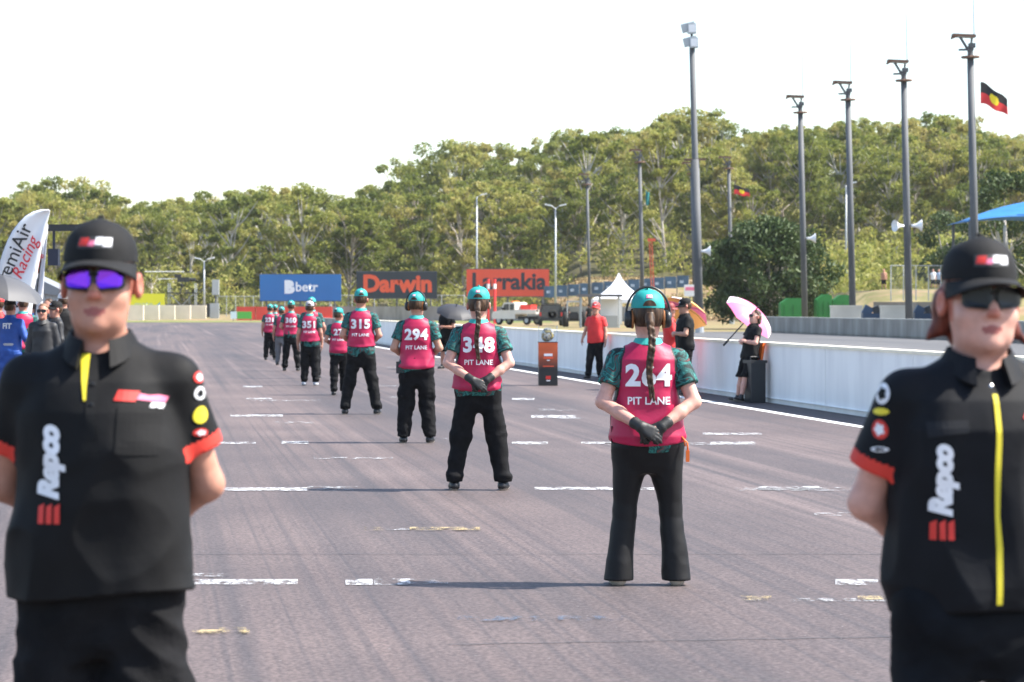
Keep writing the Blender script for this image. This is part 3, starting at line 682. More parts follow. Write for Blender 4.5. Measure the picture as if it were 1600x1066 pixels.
    for j in range(n + 1):
        a = math.pi / 2 + gap + (2 * math.pi - 2 * gap) * j / n; fr = max(0, math.sin(a))
        k = (w + 1) / 2
        ring.append([(r * k * math.cos(a), -.012 + r * 1.0 * math.sin(a) * k + yo, z) for r, z, yo in
                     ((.068, 1.512 - .03 * fr, .006 + .02 * fr), (.073, 1.517 - .03 * fr, .006 + .02 * fr), (.094, 1.478 - .062 * fr, .006 + .048 * fr), (.091, 1.473 - .062 * fr, .004 + .045 * fr), (.068, 1.455 - .03 * fr, .0))])
    for j in range(n):
        for q in range(4): c.add([ring[j][q], ring[j + 1][q], ring[j + 1][q + 1], ring[j][q + 1]], [(0, 1, 2, 3)])
    for e in (0, n): c.add(ring[e], [(0, 1, 2, 3, 4)])
    c.build('collar', topmat or (mat('teal_collar', (.03, .36, .33), .7)), root, True)
    if top == 'vest':
        g = Field((-.34, -.3, .8), (.34, .3, 1.52), cell)
        TV = [(z, a + loose + .014 + (.02 if z < 1.15 else 0), b + loose + .013 + (.016 if z < 1.15 else 0), c_) for z, a, b, c_ in T if .79 < z < 1.46] + [(1.48, .085 * (w + 1) / 2, .082, -.014)]
        g.add(loft(TV, 0, .8, 1.478), .02)
        for i in (0, 1): g.add(cone((0, -.012, 1.43), sho[i], .068, .073), .04)
        fn = fold_noise(seed + 3, (9, 9, 9)); fn2 = fold_noise(seed + 4, (22, 22, 14)); cz = creases(seed + 8, (7, 7, 8)); g.warp(lambda x, y, z: .8 * fn(x, y, z) + .3 * fn2(x, y, z) - .75 * cz(x, y, z) * np.clip((1.4 - z) * 6, 0, 1), .0095)
        holes = [cone(sho[i] + np.array(((-1, 1)[i] * .022, 0, .03)), elb[i] * .75 + sho[i] * .25 + np.array(((-1, 1)[i] * .04, 0, 0)), .072, .1, .85) for i in (0, 1)]
        for p in holes: g.sub(p, .006)
        g.sub(cone((0, .0, 1.53), (0, .05, 1.6), .085, .1), .006)
        vh = vest_hem
        g.clip(lambda x, y, z: vh + .02 * np.abs(x / .2)**2 - z + 0 * y)
        def vm(x, y, z):
            d = np.minimum(holes[0][0](x, y, z), holes[1][0](x, y, z)); side = np.abs(x) > (.15 * w + .02)
            return ((d < .014) | (side & (np.abs(y + .005) < .012) & (z < 1.25))).astype(int)
        v, vb = g.build('vest', [PINK, TRIM], root, vm)
        if number:
            k = 1 if len(number) > 2 else .72
            text_on('number', number, (0, -.2, 1.285), (1, 0, 0), (0, 0, 1), (0, -1, 0), vb, .003, WHITE, v, .27 * k * (.5 + w / 2), bold=.0042, grid=.014 if cell < .011 else .03, spacing=1.08)
            text_on('lettering', 'PIT LANE', (0, -.2, 1.135), (1, 0, 0), (0, 0, 1), (0, -1, 0), vb, .003, WHITE, v, .245 * (.5 + w / 2), bold=.0018, grid=.014 if cell < .011 else .03)
    # ---- gloves
    if gloves:
        for i in (0, 1):
            g = Field(np.minimum(wri[i], wri[i] + hdi[i] * .2) - .12, np.maximum(wri[i], wri[i] + hdi[i] * .2) + .12, min(cell, .006))
            pal, fin = hand_prims(wri[i], hdi[i], np.array((0, -1., .35)), (1, -1)[i], .5, .003)
            for p in pal: g.add(p, .014)
            for p in fin: g.add(p, .005)
            q = wri[i] + (elb[i] - wri[i]) / np.linalg.norm(elb[i] - wri[i]) * .05
            g.add(cone(wri[i], q, .033, .037), .01); g.build('glove', GLOVE, root)
    # ---- hair
    M3 = Matrix.Rotation(yaw, 3, 'Z')
    if hair:
        g = Field((-.2, -.24, 1.36), (.2, .2, 1.8), min(cell, .009))
        g.add(hE((0, -.02, 1.652), (.085, .098, .108)), .02)
        zb = {'short': 1.585, 'braid': 1.585, 'bob': 1.505}[hair]
        if hair == 'bob':
            for s in (-1, 1): g.add(hC((s * .074, -.05, 1.63), (s * .092, -.05, 1.56), .026, .02), .03); g.add(hC((s * .092, -.05, 1.56), (s * .128, -.045, 1.53), .019, .006), .015)
            g.add(hC((0, -.06, 1.62), (0, -.07, 1.55), .07, .06), .03)
        fn = fold_noise(seed + 21, (70, 70, 14)); g.warp(fn, .007)
        yl = {'short': -.035, 'braid': -.03, 'bob': .0}[hair]
        g.clip(lambda x, y, z: np.maximum(zb - z, (-sy * x + cy * y) - yl - np.maximum(z - 1.69, 0) * 2.5))
        ho, _ = g.build('hair', hairmat, root)
        if hair == 'braid':
            b = Field((-.12, -.28, 1.1), (.12, 0, 1.68), .006)
            b.add(hC((0, -.09, 1.66), (0, -.125, 1.60), .03, .026), .02)
            for q in range(16):
                z = 1.6 - q * .026; r = .021 * (1 - .03 * q)
                for s in (-1, 1): b.add(ellip(ht((s * .009 + .008 * math.sin(q * .5), -.135 - .03 * min(1, q / 5) - .004 * (q % 2), z - .012 * (s > 0))), (r * .75, r * .8, .021), 0, .5 * s), .006)
            b.build('braid', hairmat, ho)
    # ---- cap
    if cap:
        hc = Vector((0, -.006, 1.680)); TL = Matrix.Rotation(tilt, 3, 'X')
        ra, rb, rh = .0905, .110, .100; fsgn = -1 if brim_back else 1
        def dome(th, t, off=1.0):            # th: 0 = front, t: 0 rim .. 1 crown
            r = (1 - t**2.5)**(1 / 2.3) if t < 1 else 0
            tall = 1 + .10 * max(0, math.cos(th)) * t
            v = Vector((ra * r * math.sin(th), rb * r * math.cos(th) * fsgn, rh * t * tall)) * off
            return HT(TL @ v + hc)
        c = MB(); n, k = 36, 12; vs = [dome(2 * math.pi * j / n, i / k) for i in range(k + 1) for j in range(n)]
        c.add(vs, [(i * n + j, i * n + (j + 1) % n, (i + 1) * n + (j + 1) % n, (i + 1) * n + j) for i in range(k) for j in range(n)])
        co = c.build('cap', cap, root, True)
        b = MB(); n = 20; tops = []
        for i in range(6):
            u = i / 5
            for j in range(n + 1):
                th = R(-82 + 164 * j / n); ext = .076 * max(0, math.cos(th * 1.08))**.75
                v = Vector(((ra + ext * .35 * u) * math.sin(th), (rb * math.cos(th) + ext * u) * fsgn, .004 - .012 * u - .030 * math.sin(th)**2 * (.3 + u * .9)))
                tops.append(v)
        bot = [v - Vector((0, 0, .005)) for v in tops]; N1 = len(tops); vs = [HT(TL @ v + hc) for v in tops + bot]; fs = []
        for i in range(5):
            for j in range(n):
                q = (i * (n + 1) + j, i * (n + 1) + j + 1, (i + 1) * (n + 1) + j + 1, (i + 1) * (n + 1) + j)
                fs += [q, tuple(x + N1 for x in q[::-1])]
        for j in range(n): fs.append((5 * (n + 1) + j, 5 * (n + 1) + j + 1, 5 * (n + 1) + j + 1 + N1, 5 * (n + 1) + j + N1))
        b.add(vs, fs).build('brim', cap, co, True)
        MB().ell(dome(0, 1), (.009, .009, .005), 8).build('button', cap, co, True)
        def patch(name, th0, th1, t0, t1, m_, off=1.025, shear=0):
            p = MB(); q = 8; vs = []
            for a in range(q + 1):
                for b_ in (0, .5, 1): vs.append(dome(th0 + (th1 - th0) * a / q + shear * b_, t0 + (t1 - t0) * b_, off))
            p.add(vs, [(a * 3 + b_, a * 3 + 3 + b_, a * 3 + 4 + b_, a * 3 + 1 + b_) for a in range(q) for b_ in (0, 1)]); return p.build(name, m_, co)
        if face_logo:
            patch('badge', -.47, .50, .30, .56, mat('badge_black', (.03, .03, .03), .6), 1.012)
            patch('badge_print', .2, .46, .36, .53, REDP, 1.022, -.05); patch('badge_print', .02, .19, .35, .47, PINKP, 1.022, -.05)
            patch('badge_print', -.2, -.0, .38, .54, WHITE, 1.022, -.05); patch('badge_print', -.46, -.22, .34, .53, WHITE, 1.022, -.05)
        else:
            o = MB(); q = 12; vs = [dome(math.pi, .02, 1.02)]
            for a in range(q + 1):
                an = math.pi * a / q; vs.append(dome(math.pi + .42 * math.cos(an), .02 + .40 * math.sin(an), 1.02))
            o.add(vs, [(0, a + 1, a + 2) for a in range(q)]); o.build('back_opening', hairmat if hair else skin, co)
            patch('strap', math.pi - .42, math.pi + .42, .01, .1, cap, 1.035)
            if cap is TEAL:
                patch('emblem', math.pi - .2, math.pi + .2, .52, .7, PINKP, 1.02); patch('emblem', math.pi - .14, math.pi + .1, .56, .64, WHITE, 1.03)
    # ---- ear muffs
    if muffs:
        e = MB()
        for s in (-1, 1):
            p = HT(Vector((s * .1, -.015, 1.62)))
            Mr = M3 @ Matrix.Rotation(R(90), 3, 'Y')
            o = MB().lathe([(.001, -.03), (.03, -.03), (.042, -.015), (.044, .012), (.001, .012)] if s < 0 else [(.001, -.012), (.044, -.012), (.042, .015), (.03, .03), (.001, .03)], p, 18, 0, Mr, sx=1.25)
            k = o.build('ear_cup', MUFF, root, True)
            MB().lathe([(.043, -.008), (.047, 0), (.043, .008)], p - M3 @ Vector((s * .018, 0, 0)), 18, 0, Mr, sx=1.25).build('cushion', MUFFO, k, True)
        pts = [HT(Vector((.118 * math.sin(R(a)), -.02, 1.645 + .148 * math.cos(R(a))))) for a in range(-100, 101, 10)]
        e.tube(pts, .008, 6).build('headband', MUFF, root, True)
    # ---- sunglasses
    if glasses:
        def rrect(wd, ht_, r, n=5):
            out = []
            for (qx, qy, a0) in ((1, 1, 0), (-1, 1, 90), (-1, -1, 180), (1, -1, 270)):
                for j in range(n + 1):
                    a = R(a0 + 90 * j / n); out.append((qx * (wd / 2 - r) + r * math.cos(a), qy * (ht_ / 2 - r) + r * math.sin(a)))
            return out
        go = None
        for nm, gr, yb, m_ in (('frame', .005, 0, FRAME), ('lens', -.0015, .004, glasses)):
            for s in (-1, 1):
                poly = rrect(.062 + 2 * gr, .047 + 2 * gr, .015); o = MB(); vs = []
                for (x, z) in poly:
                    X = s * .0375 + x; wrap = -.24 * X * X / .07; vs.append(Vector((X, .1115 + yb + wrap - .05 * (z + .02), 1.637 + z * (1 - .12 * (x * s > 0)) )))
                k = len(vs); bk = [v - Vector((0, .005, 0)) for v in vs]
                o.add([HT(v) for v in vs + bk], [tuple(range(k)), tuple(range(2 * k - 1, k - 1, -1))] + [(j, k + j, k + (j + 1) % k, (j + 1) % k) for j in range(k)])
                if nm == 'frame' and s == -1:
                    o.tube([HT(Vector((x, .112, 1.648))) for x in (-.012, .012)], .004, 6)
                    for q in (-1, 1): o.tube([HT(Vector(p)) for p in ((q * .064, .096, 1.648), (q * .08, .06, 1.65), (q * .086, -.02, 1.645))], .0038, 6)
                    go = o.build('sunglasses', FRAME, root)
                elif nm == 'frame': o.build('rim', FRAME, go)
                else: o.build('lens', m_, go)
    return root, sb, sho, elb
# ================================================================ things round the track
STEEL = ramp_mat('weathered_steel', 1.5, [(.3, (.075, .08, .085)), (.7, (.13, .135, .14))], .65, stretch=(1, 1, .2))
RUST = mat('rusty_steel', (.16, .09, .06), .8, noise=(3, .3)); PALE = mat('galvanised', (.42, .44, .45), .5, metal=.4)
HORN = mat('horn_white', (.78, .78, .78), .45); DARK = mat('dark_plastic', (.02, .022, .025), .5); GLASSD = mat('window_glass', (.02, .03, .04), .08, spec=.8)
def horn(parent, z, side, tilt=0, dy=-.1):
    M = Matrix.Rotation(R(90 * side), 3, 'Y') @ Matrix.Rotation(R(tilt), 3, 'X')
    o = MB().lathe([(.001, .05), (.08, .05), (.08, .22), (.14, .4), (.31, .6), (.32, .62), (.29, .6), (.12, .4), (.001, .36)], (.15 * side, dy, z), 18, 0, M)
    k = o.build('horn_speaker', HORN, parent, True); MB().tube([(0, 0, z), (.2 * side, dy, z)], .05, 6).build('bracket', STEEL, k); return k
def pole(label, px, d, top_py, r=.19, rod=True, head='plate', base_py=None, lean=-.022, zb=None):
    X = wx(px, d); z0 = zb if zb is not None else max(0., float(terrain(X, d))); Hh = wz(top_py, d) - z0
    t = thing('light_pole', label, 'pole', (X, d, z0)); t.rotation_euler = (0, lean, 0)
    MB().tube([(0, 0, 0), (0, 0, Hh * .5), (0, 0, Hh - 1.05)], [r * 1.05, r, r * .86], 14).build('shaft', STEEL, t, True)
    MB().tube([(0, 0, 0), (0, 0, .35)], r * 1.35, 12).build('base_collar', PALE, t)
    if head == 'plate':
        zt = Hh - 1.05
        MB().lathe([(.001, -.05), (.44, -.05), (.46, 0), (.44, .05), (.001, .05)], (0, 0, zt), 14).build('ring_plate', RUST, t)
        b = MB().tube([(0, 0, zt), (0, 0, zt + .5)], .14, 8).tube([(-.1, -.1, zt + .3), (-.5, -.1, zt + .98)], .07, 6).tube([(.0, .1, zt + .2), (.12, .1, zt + 1.0)], .06, 6).box((-.2, 0, zt + .36), (.7, .25, .09)).box((.08, 0, zt + .55), (.3, .4, .22))
        b.build('bracket', STEEL, t)
        M = Matrix.Rotation(R(4), 3, 'Y'); l = MB().box((-.3, 0, zt + 1.03), (1.1, .6, .13), M=M).box((-.75, 0, zt + .98), (.3, .5, .1), M=Matrix.Rotation(R(-25), 3, 'Y')).build('floodlight', RUST, t)
        MB().box((-.3, 0, zt + .95), (.9, .45, .03), M=M).build('lens', PALE, l)
        if rod: MB().tube([(.2, 0, zt + .9), (.2, 0, zt + 3.6)], [.035, .02], 5).build('lightning_rod', PALE, t)
    return t, Hh
p, hh = pole('tall grey pole in front of the dark rounded tree, with white horn speaker', 1258, 175, 150); horn(p, wz(373, 175), 1)
pole('tall grey pole without a speaker, between two poles with speakers', 1333, 162.3, 128)
p, hh = pole('tall grey pole carrying two white horn speakers', 1421, 147.3, 95); horn(p, wz(353, 147.3), 1); horn(p, wz(353, 147.3), -1, 25)
p4, hh4 = pole('tallest looking grey pole at right, flying a black, red and yellow flag', 1526, 132.6, 55)
pole('distant grey pole left of the tall floodlight mast', 1005, 234, 234, .17, False)
pole('distant grey pole standing close behind the floodlight mast', 1086, 256, 254, .17, False)
p6, hh6 = pole('distant grey pole at the dark tree, flying a small flag', 1144, 247, 245, .17, False)
pole('most distant grey pole, behind the flat canopy', 922, 279, 272, .15, False)
t, hh = pole('tall floodlight mast with two boxy lamps at its top', 1093, 166, 40, .2, False, head=None, lean=-.026); hb = hh - 1.05
MB().tube([(0, 0, 0), (0, 0, 10.4)], .26, 14).build('lower_shaft', STEEL, t, True); MB().box((0, 0, 10.4), (1.3, .3, .12)).build('cross_arm', RUST, t)
for z, x in ((hb + .1, 0), (hb + .95, -.1)):
    k = MB().box((x - .1, 0, z), (.8, .5, .52), M=Matrix.Rotation(R(-12), 3, 'Y')).box((x + .1, -.15, z - .1), (.5, .4, .62)).build('floodlight', PALE, t); MB().box((x + .1, -.37, z - .1), (.4, .03, .45)).build('lens', HORN, k)
MB().tube([(0, 0, hb - .2), (0, 0, hb + 1.0)], .08, 8).build('bracket', STEEL, t); horn(t, wz(393, 166), 1)
def street_lamp(label, px, d, top, arms, zb):
    X = wx(px, d); Hh = wz(top, d) - zb; t = thing('street_lamp', label, 'lamp', (X, d, zb)); MB().tube([(0, 0, 0), (0, 0, Hh)], [.13, .07], 8).build('shaft', PALE, t, True)
    for s in arms:
        MB().tube([(0, 0, Hh - .1), (.45 * s, 0, Hh + .25)], .05, 6).build('arm', PALE, t); MB().box((.75 * s, 0, Hh + .3), (.75, .35, .14), M=Matrix.Rotation(R(-12 * s), 3, 'Y')).build('lamp_head', HORN, t)
    return t
street_lamp('slim grey lamp post with one arm between the billboards', 745, 305, 308, (1,), .2)
street_lamp('lamp post with two heads right of the orange billboard', 868, 285, 325, (-1, 1), 0)
street_lamp('thin lamp post among the trees behind the speaker poles', 1322, 300, 290, (1,), 3)
street_lamp('pale lamp post with twin lamps behind the left barrier', 319, 306, 408, (-1, 1), .1)
# flags
def flag(label, px0, py0, d, wd, ht, fn, droop, name='flag'):
    X = wx(px0, d); z = wz(py0, d); nx_, nz_ = 40, 26; b = MB(); V = []
    for i in range(nx_ + 1):
        for j in range(nz_ + 1):
            u, v = i / nx_, j / nz_; V.append((X + wd * u * .92, d + .12 * math.sin(u * 8 + v * 2) * u, z - ht * v * (1 - .25 * u) - droop * u**1.2 + .05 * math.sin(u * 9)))
    fs = []; mi = []
    for i in range(nx_):
        for j in range(nz_): fs.append((i * (nz_ + 1) + j, (i + 1) * (nz_ + 1) + j, (i + 1) * (nz_ + 1) + j + 1, i * (nz_ + 1) + j + 1)); mi.append(fn((i + .5) / nx_, (j + .5) / nz_))
    b.add(V, fs); b.m = mi; o = b.build(name, [mat('flag_black', (.01, .01, .012), .7), mat('flag_red', (.62, .03, .03), .7), mat('flag_yellow', (.85, .65, .02), .7), mat('flag_teal', (.01, .16, .17), .7)], None, True)
    sol = o.modifiers.new('s', 'SOLIDIFY'); sol.thickness = .006
    return tag(o, label, 'flag')
abf = lambda u, v: 2 if ((u - .5) * 1.5)**2 + (v - .5)**2 < .062 else (0 if v < .5 else 1)
flag('black, red and yellow flag flying from the rightmost pole', 1532, 128, 132.5, 1.42, 1.05, abf, .85)
flag('small black, red and yellow flag in front of the wood', 1147, 289, 246.8, 1.5, .85, abf, .45)
flag('dark teal flag hanging at a distant pole', 1009, 298, 233.8, .35, 1.3, lambda u, v: 3, .2)
# billboards
def billboard(label, x0, x1, y0, y1, d, col, items):
    X0, X1, Z0, Z1 = wx(x0, d), wx(x1, d), wz(y1, d), wz(y0, d); cx = (X0 + X1) / 2; t = thing('billboard', label, 'billboard', (cx, d, 0)); w_ = X1 - X0
    MB().box((0, 0, (Z0 + Z1) / 2), (w_, .12, Z1 - Z0)).build('panel', col, t)
    MB().box((0, .03, Z1 + .04), (w_ + .12, .14, .08)).box((0, .03, Z0 - .04), (w_ + .12, .14, .08)).build('frame', STEEL, t)
    for s in (-1, 0, 1): MB().tube([(s * w_ * .42, .2, 0), (s * w_ * .42, .2, Z1)], .09, 8).build('post', STEEL, t)
    for nm, body, px, py, wpx, m_, bold in items:
        text_on(nm, body, (wx(px, d) - cx, -.06, wz(py, d)), (1, 0, 0), (0, 0, 1), (0, -1, 0), None, .012, m_, t, wpx * d / F, 1.0, bold, 0)
    return t
BW = mat('sign_white', (.72, .78, .85), .5); BBL = mat('sign_blue', (.015, .14, .42), .5, noise=(.5, .06)); BDK = mat('sign_charcoal', (.016, .022, .032), .5); BOR = mat('sign_orange', (.68, .075, .03), .5, noise=(.5, .06)); BOT = mat('sign_orange_text', (.72, .09, .03), .5)
billboard('blue billboard with white lettering betr', 406, 533, 429, 470, 300, BBL, [('logo', 'B', 452, 449.5, 16, BW, .09), ('lettering', 'betr', 479, 449, 35, BW, .02)])
billboard('charcoal billboard with orange lettering Darwin', 557, 683, 425, 466, 302, BDK, [('lettering', 'Darwin', 621, 444.5, 107, BOT, .045)])
billboard('orange billboard with black lettering Larrakia', 729, 858, 421, 463, 304, BOR, [('lettering', 'Larrakia', 795, 441, 116, BDK, .03)])
for x in (763, 773):
    t = thing('marker_post', 'red and white marker post in front of the orange billboard, ' + ('left' if x == 763 else 'right') + ' of two', 'post', (wx(x, 250), 250, 0), group='marker posts')
    zt = wz(436, 250); MB().tube([(0, 0, 0), (0, 0, zt)], .13, 8).build('shaft', mat('marker_red', (.7, .04, .04), .5), t); MB().tube([(0, 0, zt - .9), (0, 0, zt - .45)], .14, 8).build('band', HORN, t)
# blue banner on the bank
r = thing('banner_fence', 'long blue advertising banner along the dry bank', 'banner', (wx(850, 300), 300, 0))
n = 12; L = (wx(1078, 292) - wx(850, 300)) / n
for i in range(n):
    z = wz(465 - i * 1.4, 298); o = MB().box((L * (i + .5), -.6 * i, z + .62), (L - .012, .06, 1.25), rz=math.atan2(-.6, L)).build('banner_panel', mat('banner_blue', (.07, .13, .20), .6, noise=(.8, .3)), r)
    MB().box((L * (i + .5), -.6 * i - .045, z + .6), (L * .55, .02, .3)).build('print', mat('banner_print', (.45, .52, .6), .6, noise=(4, .4)), o); MB().tube([(L * i, -.6 * i + .1, 0), (L * i, -.6 * i + .1, z + 1.25)], .05, 6).build('post', STEEL, r)
t = thing('notice_board', 'small white and pink notice board at the banner end', 'sign', (wx(1078, 240), 240, 0)); zt = wz(445, 240)
MB().box((0, 0, zt - .5), (1.0, .06, 1.0)).build('panel', HORN, t); MB().box((0, -.04, zt - .35), (.8, .02, .3)).build('print', PINKP, t); MB().tube([(0, .08, 0), (0, .08, zt)], .05, 6).build('post', STEEL, t)
# ---- left background
t = thing('concrete_barrier', 'cream concrete barrier in front of the yellow sign', 'barrier', (0, 0, 0))
for i in range(5):
    d = 296 + i * 2.2; x0 = wx(200 + 24.6 * i, d); MB().box((x0 + .83, d, .85), (1.69, .5, 1.7)).build('block', mat('cream_concrete', (.75, .66, .50), .85, noise=(1, .08)), t)
t = thing('advertising_board', 'yellow advertising board with a blue tail fin', 'sign', (wx(226, 309), 309, 0)); zz0, zz1 = wz(487, 309), wz(459, 309)
MB().box((0, 0, (zz0 + zz1) / 2), (wx(257, 309) - wx(195, 309), .1, zz1 - zz0)).build('panel', mat('sign_yellow', (.78, .74, .02), .5), t)
text_on('lettering', 'mate', (-.1, -.05, wz(476, 309)), (1, 0, 0), (0, 0, 1), (0, -1, 0), None, .012, mat('sign_print_pale', (.5, .6, .35), .5), t, 2.0, 1, .01, 0)
MB().add([(.75, -.065, wz(485, 309)), (1.6, -.065, wz(485, 309)), (1.75, -.065, wz(472, 309))], [(0, 1, 2)]).build('tail_fin', mat('fin_blue', (.02, .3, .6), .5), t)
for s in (-1, 1): MB().tube([(s * 1.8, .1, 0), (s * 1.8, .1, zz1)], .06, 6).build('post', STEEL, t)
t = thing('camera_platform', 'scaffold camera platform with a television camera', 'platform', (wx(285, 311), 311, 0)); zp = wz(458, 311)
MB().box((0, 0, zp), (3.2, 1.8, .12)).build('deck', DARK, t)
for x in (-1.5, 1.5):
    for y in (-.8, .8): MB().tube([(x, y, 0), (x, y, zp + 1.1)], .05, 6).build('upright', PALE, t)
for s in (-1, 1): MB().tube([(-1.4 * s, -.8, .1), (1.4 * s, -.8, zp)], .045, 6).build('brace', PALE, t)
MB().tube([(-4.2, 0, zp + 2.4), (.2, 0, zp + 2.4)], .05, 6).tube([(-2.8, 0, zp + 1.6), (.2, 0, zp + 1.6)], .04, 6).build('rail', HORN, t)
cmr = MB().box((.1, 0, zp + 1.5), (1.3, .6, .55)).box((-.5, 0, zp + 1.9), (.7, .5, .4)).tube([(.8, 0, zp + 1.5), (1.5, 0, zp + 1.5)], .2, 10).build('camera', DARK, t)
for a in (0, 2.1, 4.2): MB().tube([(0, 0, zp + 1.2), (.5 * math.cos(a), .5 * math.sin(a), zp)], .04, 6).build('tripod_leg', DARK, t)
t = thing('hoarding', 'black hoarding screen behind the left barrier', 'screen', (wx(300, 313), 313, 0))
for i in range(4): MB().box((-2.2 + 1.5 * i, 0, .9), (1.46, .08, 1.9)).build('panel', DARK, t)
t = thing('speaker_tower', 'grey loudspeaker box on a post beside the hoarding', 'speaker', (wx(337, 307), 307, 0))
MB().tube([(0, 0, 0), (0, 0, 3)], .12, 8).build('post', STEEL, t); MB().box((0, 0, wz(449, 307)), (.75, .6, 1.7)).build('cabinet', PALE, t); MB().box((-.1, -.2, 1.0), (1.0, .5, 1.8)).build('base_box', PALE, t)
t = thing('barrier_row', 'row of red plastic track barriers at the far bend', 'barrier', (0, 0, 0))
for i in range(5):
    d = 297; x0, x1 = wx(370 + 30 * i, d), wx(399 + 30 * i, d); MB().box(((x0 + x1) / 2, d, .95), (x1 - x0, .5, 1.15)).box(((x0 + x1) / 2, d, .2), (x1 - x0, .7, .4)).build('barrier_unit', mat('barrier_red', (.62, .05, .03), .5, noise=(1, .1)), t)
t = thing('board', 'small green and white trackside board near the red barriers', 'sign', (wx(378, 285), 285, 0))
MB().box((.25, 0, .65), (1.5, .06, .75)).build('panel', mat('board_green', (.10, .42, .06), .5), t); MB().box((-.85, -.01, .65), (.65, .06, .75)).build('logo_panel', BW, t)
for x in (-.9, .9): MB().tube([(x, .06, 0), (x, .06, .9)], .04, 6).build('leg', STEEL, t)
def wire_fence(label, x0, x1, d, z0, h, n):
    t = thing('wire_fence', label, 'fence', (wx(x0, d), d, z0)); Lf = wx(x1, d) - wx(x0, d)
    for i in range(n + 1): MB().tube([(Lf * i / n, 0, 0), (Lf * i / n, 0, h)], .045, 6).build('post', PALE, t)
    MB().tube([(0, 0, h), (Lf, 0, h)], .03, 5).build('top_rail', PALE, t); wm = MB(); s = .22; k = int((Lf + h) / s)
    for i in range(k):
        for sg in (1, -1):
            a, b = i * s - (h if sg > 0 else 0), i * s - (0 if sg > 0 else h)
            pts = []
            za, zb_ = 0, h
            if a < 0: za = h * (-a) / (b - a) if b != a else 0; a = 0
            if b > Lf: zb_ = za + (h - za) * (Lf - a) / (b - a) if b != a else h; b = Lf
            if b <= a: continue
            p0, p1 = ((a, za), (b, zb_)) if sg > 0 else ((b, za), (a, zb_))
            wm.add([(p0[0], 0, p0[1]), (p0[0] + .02, 0, p0[1]), (p1[0] + .02, 0, p1[1]), (p1[0], 0, p1[1])], [(0, 1, 2, 3)])
    tag(wm.build('wire_mesh', PALE, t), kind='stuff'); return t
wire_fence('wire mesh fence beside the red barriers at left', 340, 410, 315, .3, 2.4, 5)
wire_fence('wire mesh fence under the blue and dark billboards', 410, 725, 312, .2, 2.6, 9)
wire_fence('wire mesh fence on the mound with spectators behind', 1392, 1490, 205, 2.0, 2.6, 5)
# ---- vehicles and paddock clutter across the pit lane
WPAINT = mat('ute_white', (.72, .68, .60), .4, coat=.4, noise=(1, .08)); TYRE = mat('tyre', (.015, .015, .015), .9); BLK = mat('suv_black', (.012, .014, .018), .25, coat=.6)
def wheel(t, x, y, r=.38):
    k = MB().lathe([(.2, -.11), (r * .9, -.12), (r, -.06), (r, .06), (r * .9, .12), (.2, .11)], (x, y, r), 20, 0, Matrix.Rotation(R(90), 3, 'X')).build('wheel', TYRE, t, True)
    MB().lathe([(.001, -.1), (.2, -.11), (.2, .11), (.001, .1)], (x, y, r), 14, 0, Matrix.Rotation(R(90), 3, 'X')).build('rim', PALE, k)
t = thing('utility_truck', 'white tray-back utility truck parked beyond the pit wall', 'truck', (wx(812, 236), 236, 0), R(-38))
def prism(prof, y0, y1, m_, nm, par, sm=False):
    k = len(prof); return MB().add([(x, y0, z) for x, z in prof] + [(x, y1, z) for x, z in prof], [tuple(range(k)), tuple(range(2 * k - 1, k - 1, -1))] + [(j, k + j, k + (j + 1) % k, (j + 1) % k) for j in range(k)]).build(nm, m_, par, sm)
prism([(-2.35, .5), (.15, .5), (.15, 1.85), (-.1, 1.92), (-1.05, 1.9), (-1.4, 1.25), (-2.25, 1.12), (-2.38, .8)], -.84, .84, WPAINT, 'cab', t)
for s in (-1, 1):
    prism([(-1.22, 1.25), (-.98, 1.78), (-.5, 1.78), (-.5, 1.25)], s * .85 - .01, s * .85 + .01, GLASSD, 'window', t); prism([(-.4, 1.25), (-.4, 1.78), (.02, 1.78), (.02, 1.25)], s * .85 - .01, s * .85 + .01, GLASSD, 'window', t)
    MB().tube([(-1.1, s * .85, 1.35), (-1.1, s * 1.08, 1.4)], .09, 6).build('mirror', DARK, t)
    for x in (-1.65, 1.35): wheel(t, x, s * .72)
MB().add([(-1.41, -.7, 1.28), (-1.41, .7, 1.28), (-1.09, .65, 1.86), (-1.09, -.65, 1.86)], [(0, 1, 2, 3)]).build('windscreen', GLASSD, t)
MB().box((1.3, 0, .98), (2.2, 1.8, .12)).box((1.3, -.9, 1.15), (2.2, .05, .3)).box((1.3, .9, 1.15), (2.2, .05, .3)).box((2.4, 0, 1.15), (.05, 1.8, .3)).build('tray', WPAINT, t); MB().box((.9, 0, .6), (3.0, .8, .25)).build('chassis', DARK, t)
MB().box((-.5, 0, 1.97), (.25, .9, .1)).build('light_bar', ORANGE, t)
tg = thing('tool_crate', 'red crate riding on the white truck tray', 'crate', (wx(826, 236.5), 235.7, 1.06), R(-38)); MB().box((0, 0, .3), (1.1, .8, .6)).build('crate_body', REDP, tg); MB().box((0, 0, .62), (1.16, .86, .06)).build('lid', REDP, tg)
t = thing('off_road_car', 'black four wheel drive seen from behind with rear spare wheel', 'car', (wx(861, 222), 222, 0))
prism([(-.95, .45), (.95, .45), (.97, 1.05), (.8, 1.75), (-.8, 1.75), (-.97, 1.05)], -.0, 4.2, BLK, 'body', t)
MB().box((0, -.02, 1.38), (1.35, .03, .5)).build('rear_window', GLASSD, t); MB().lathe([(.1, -.12), (.34, -.12), (.37, 0), (.34, .1)], (.1, -.12, .95), 18, 0, Matrix.Rotation(R(90), 3, 'X')).build('spare_wheel', TYRE, t, True)
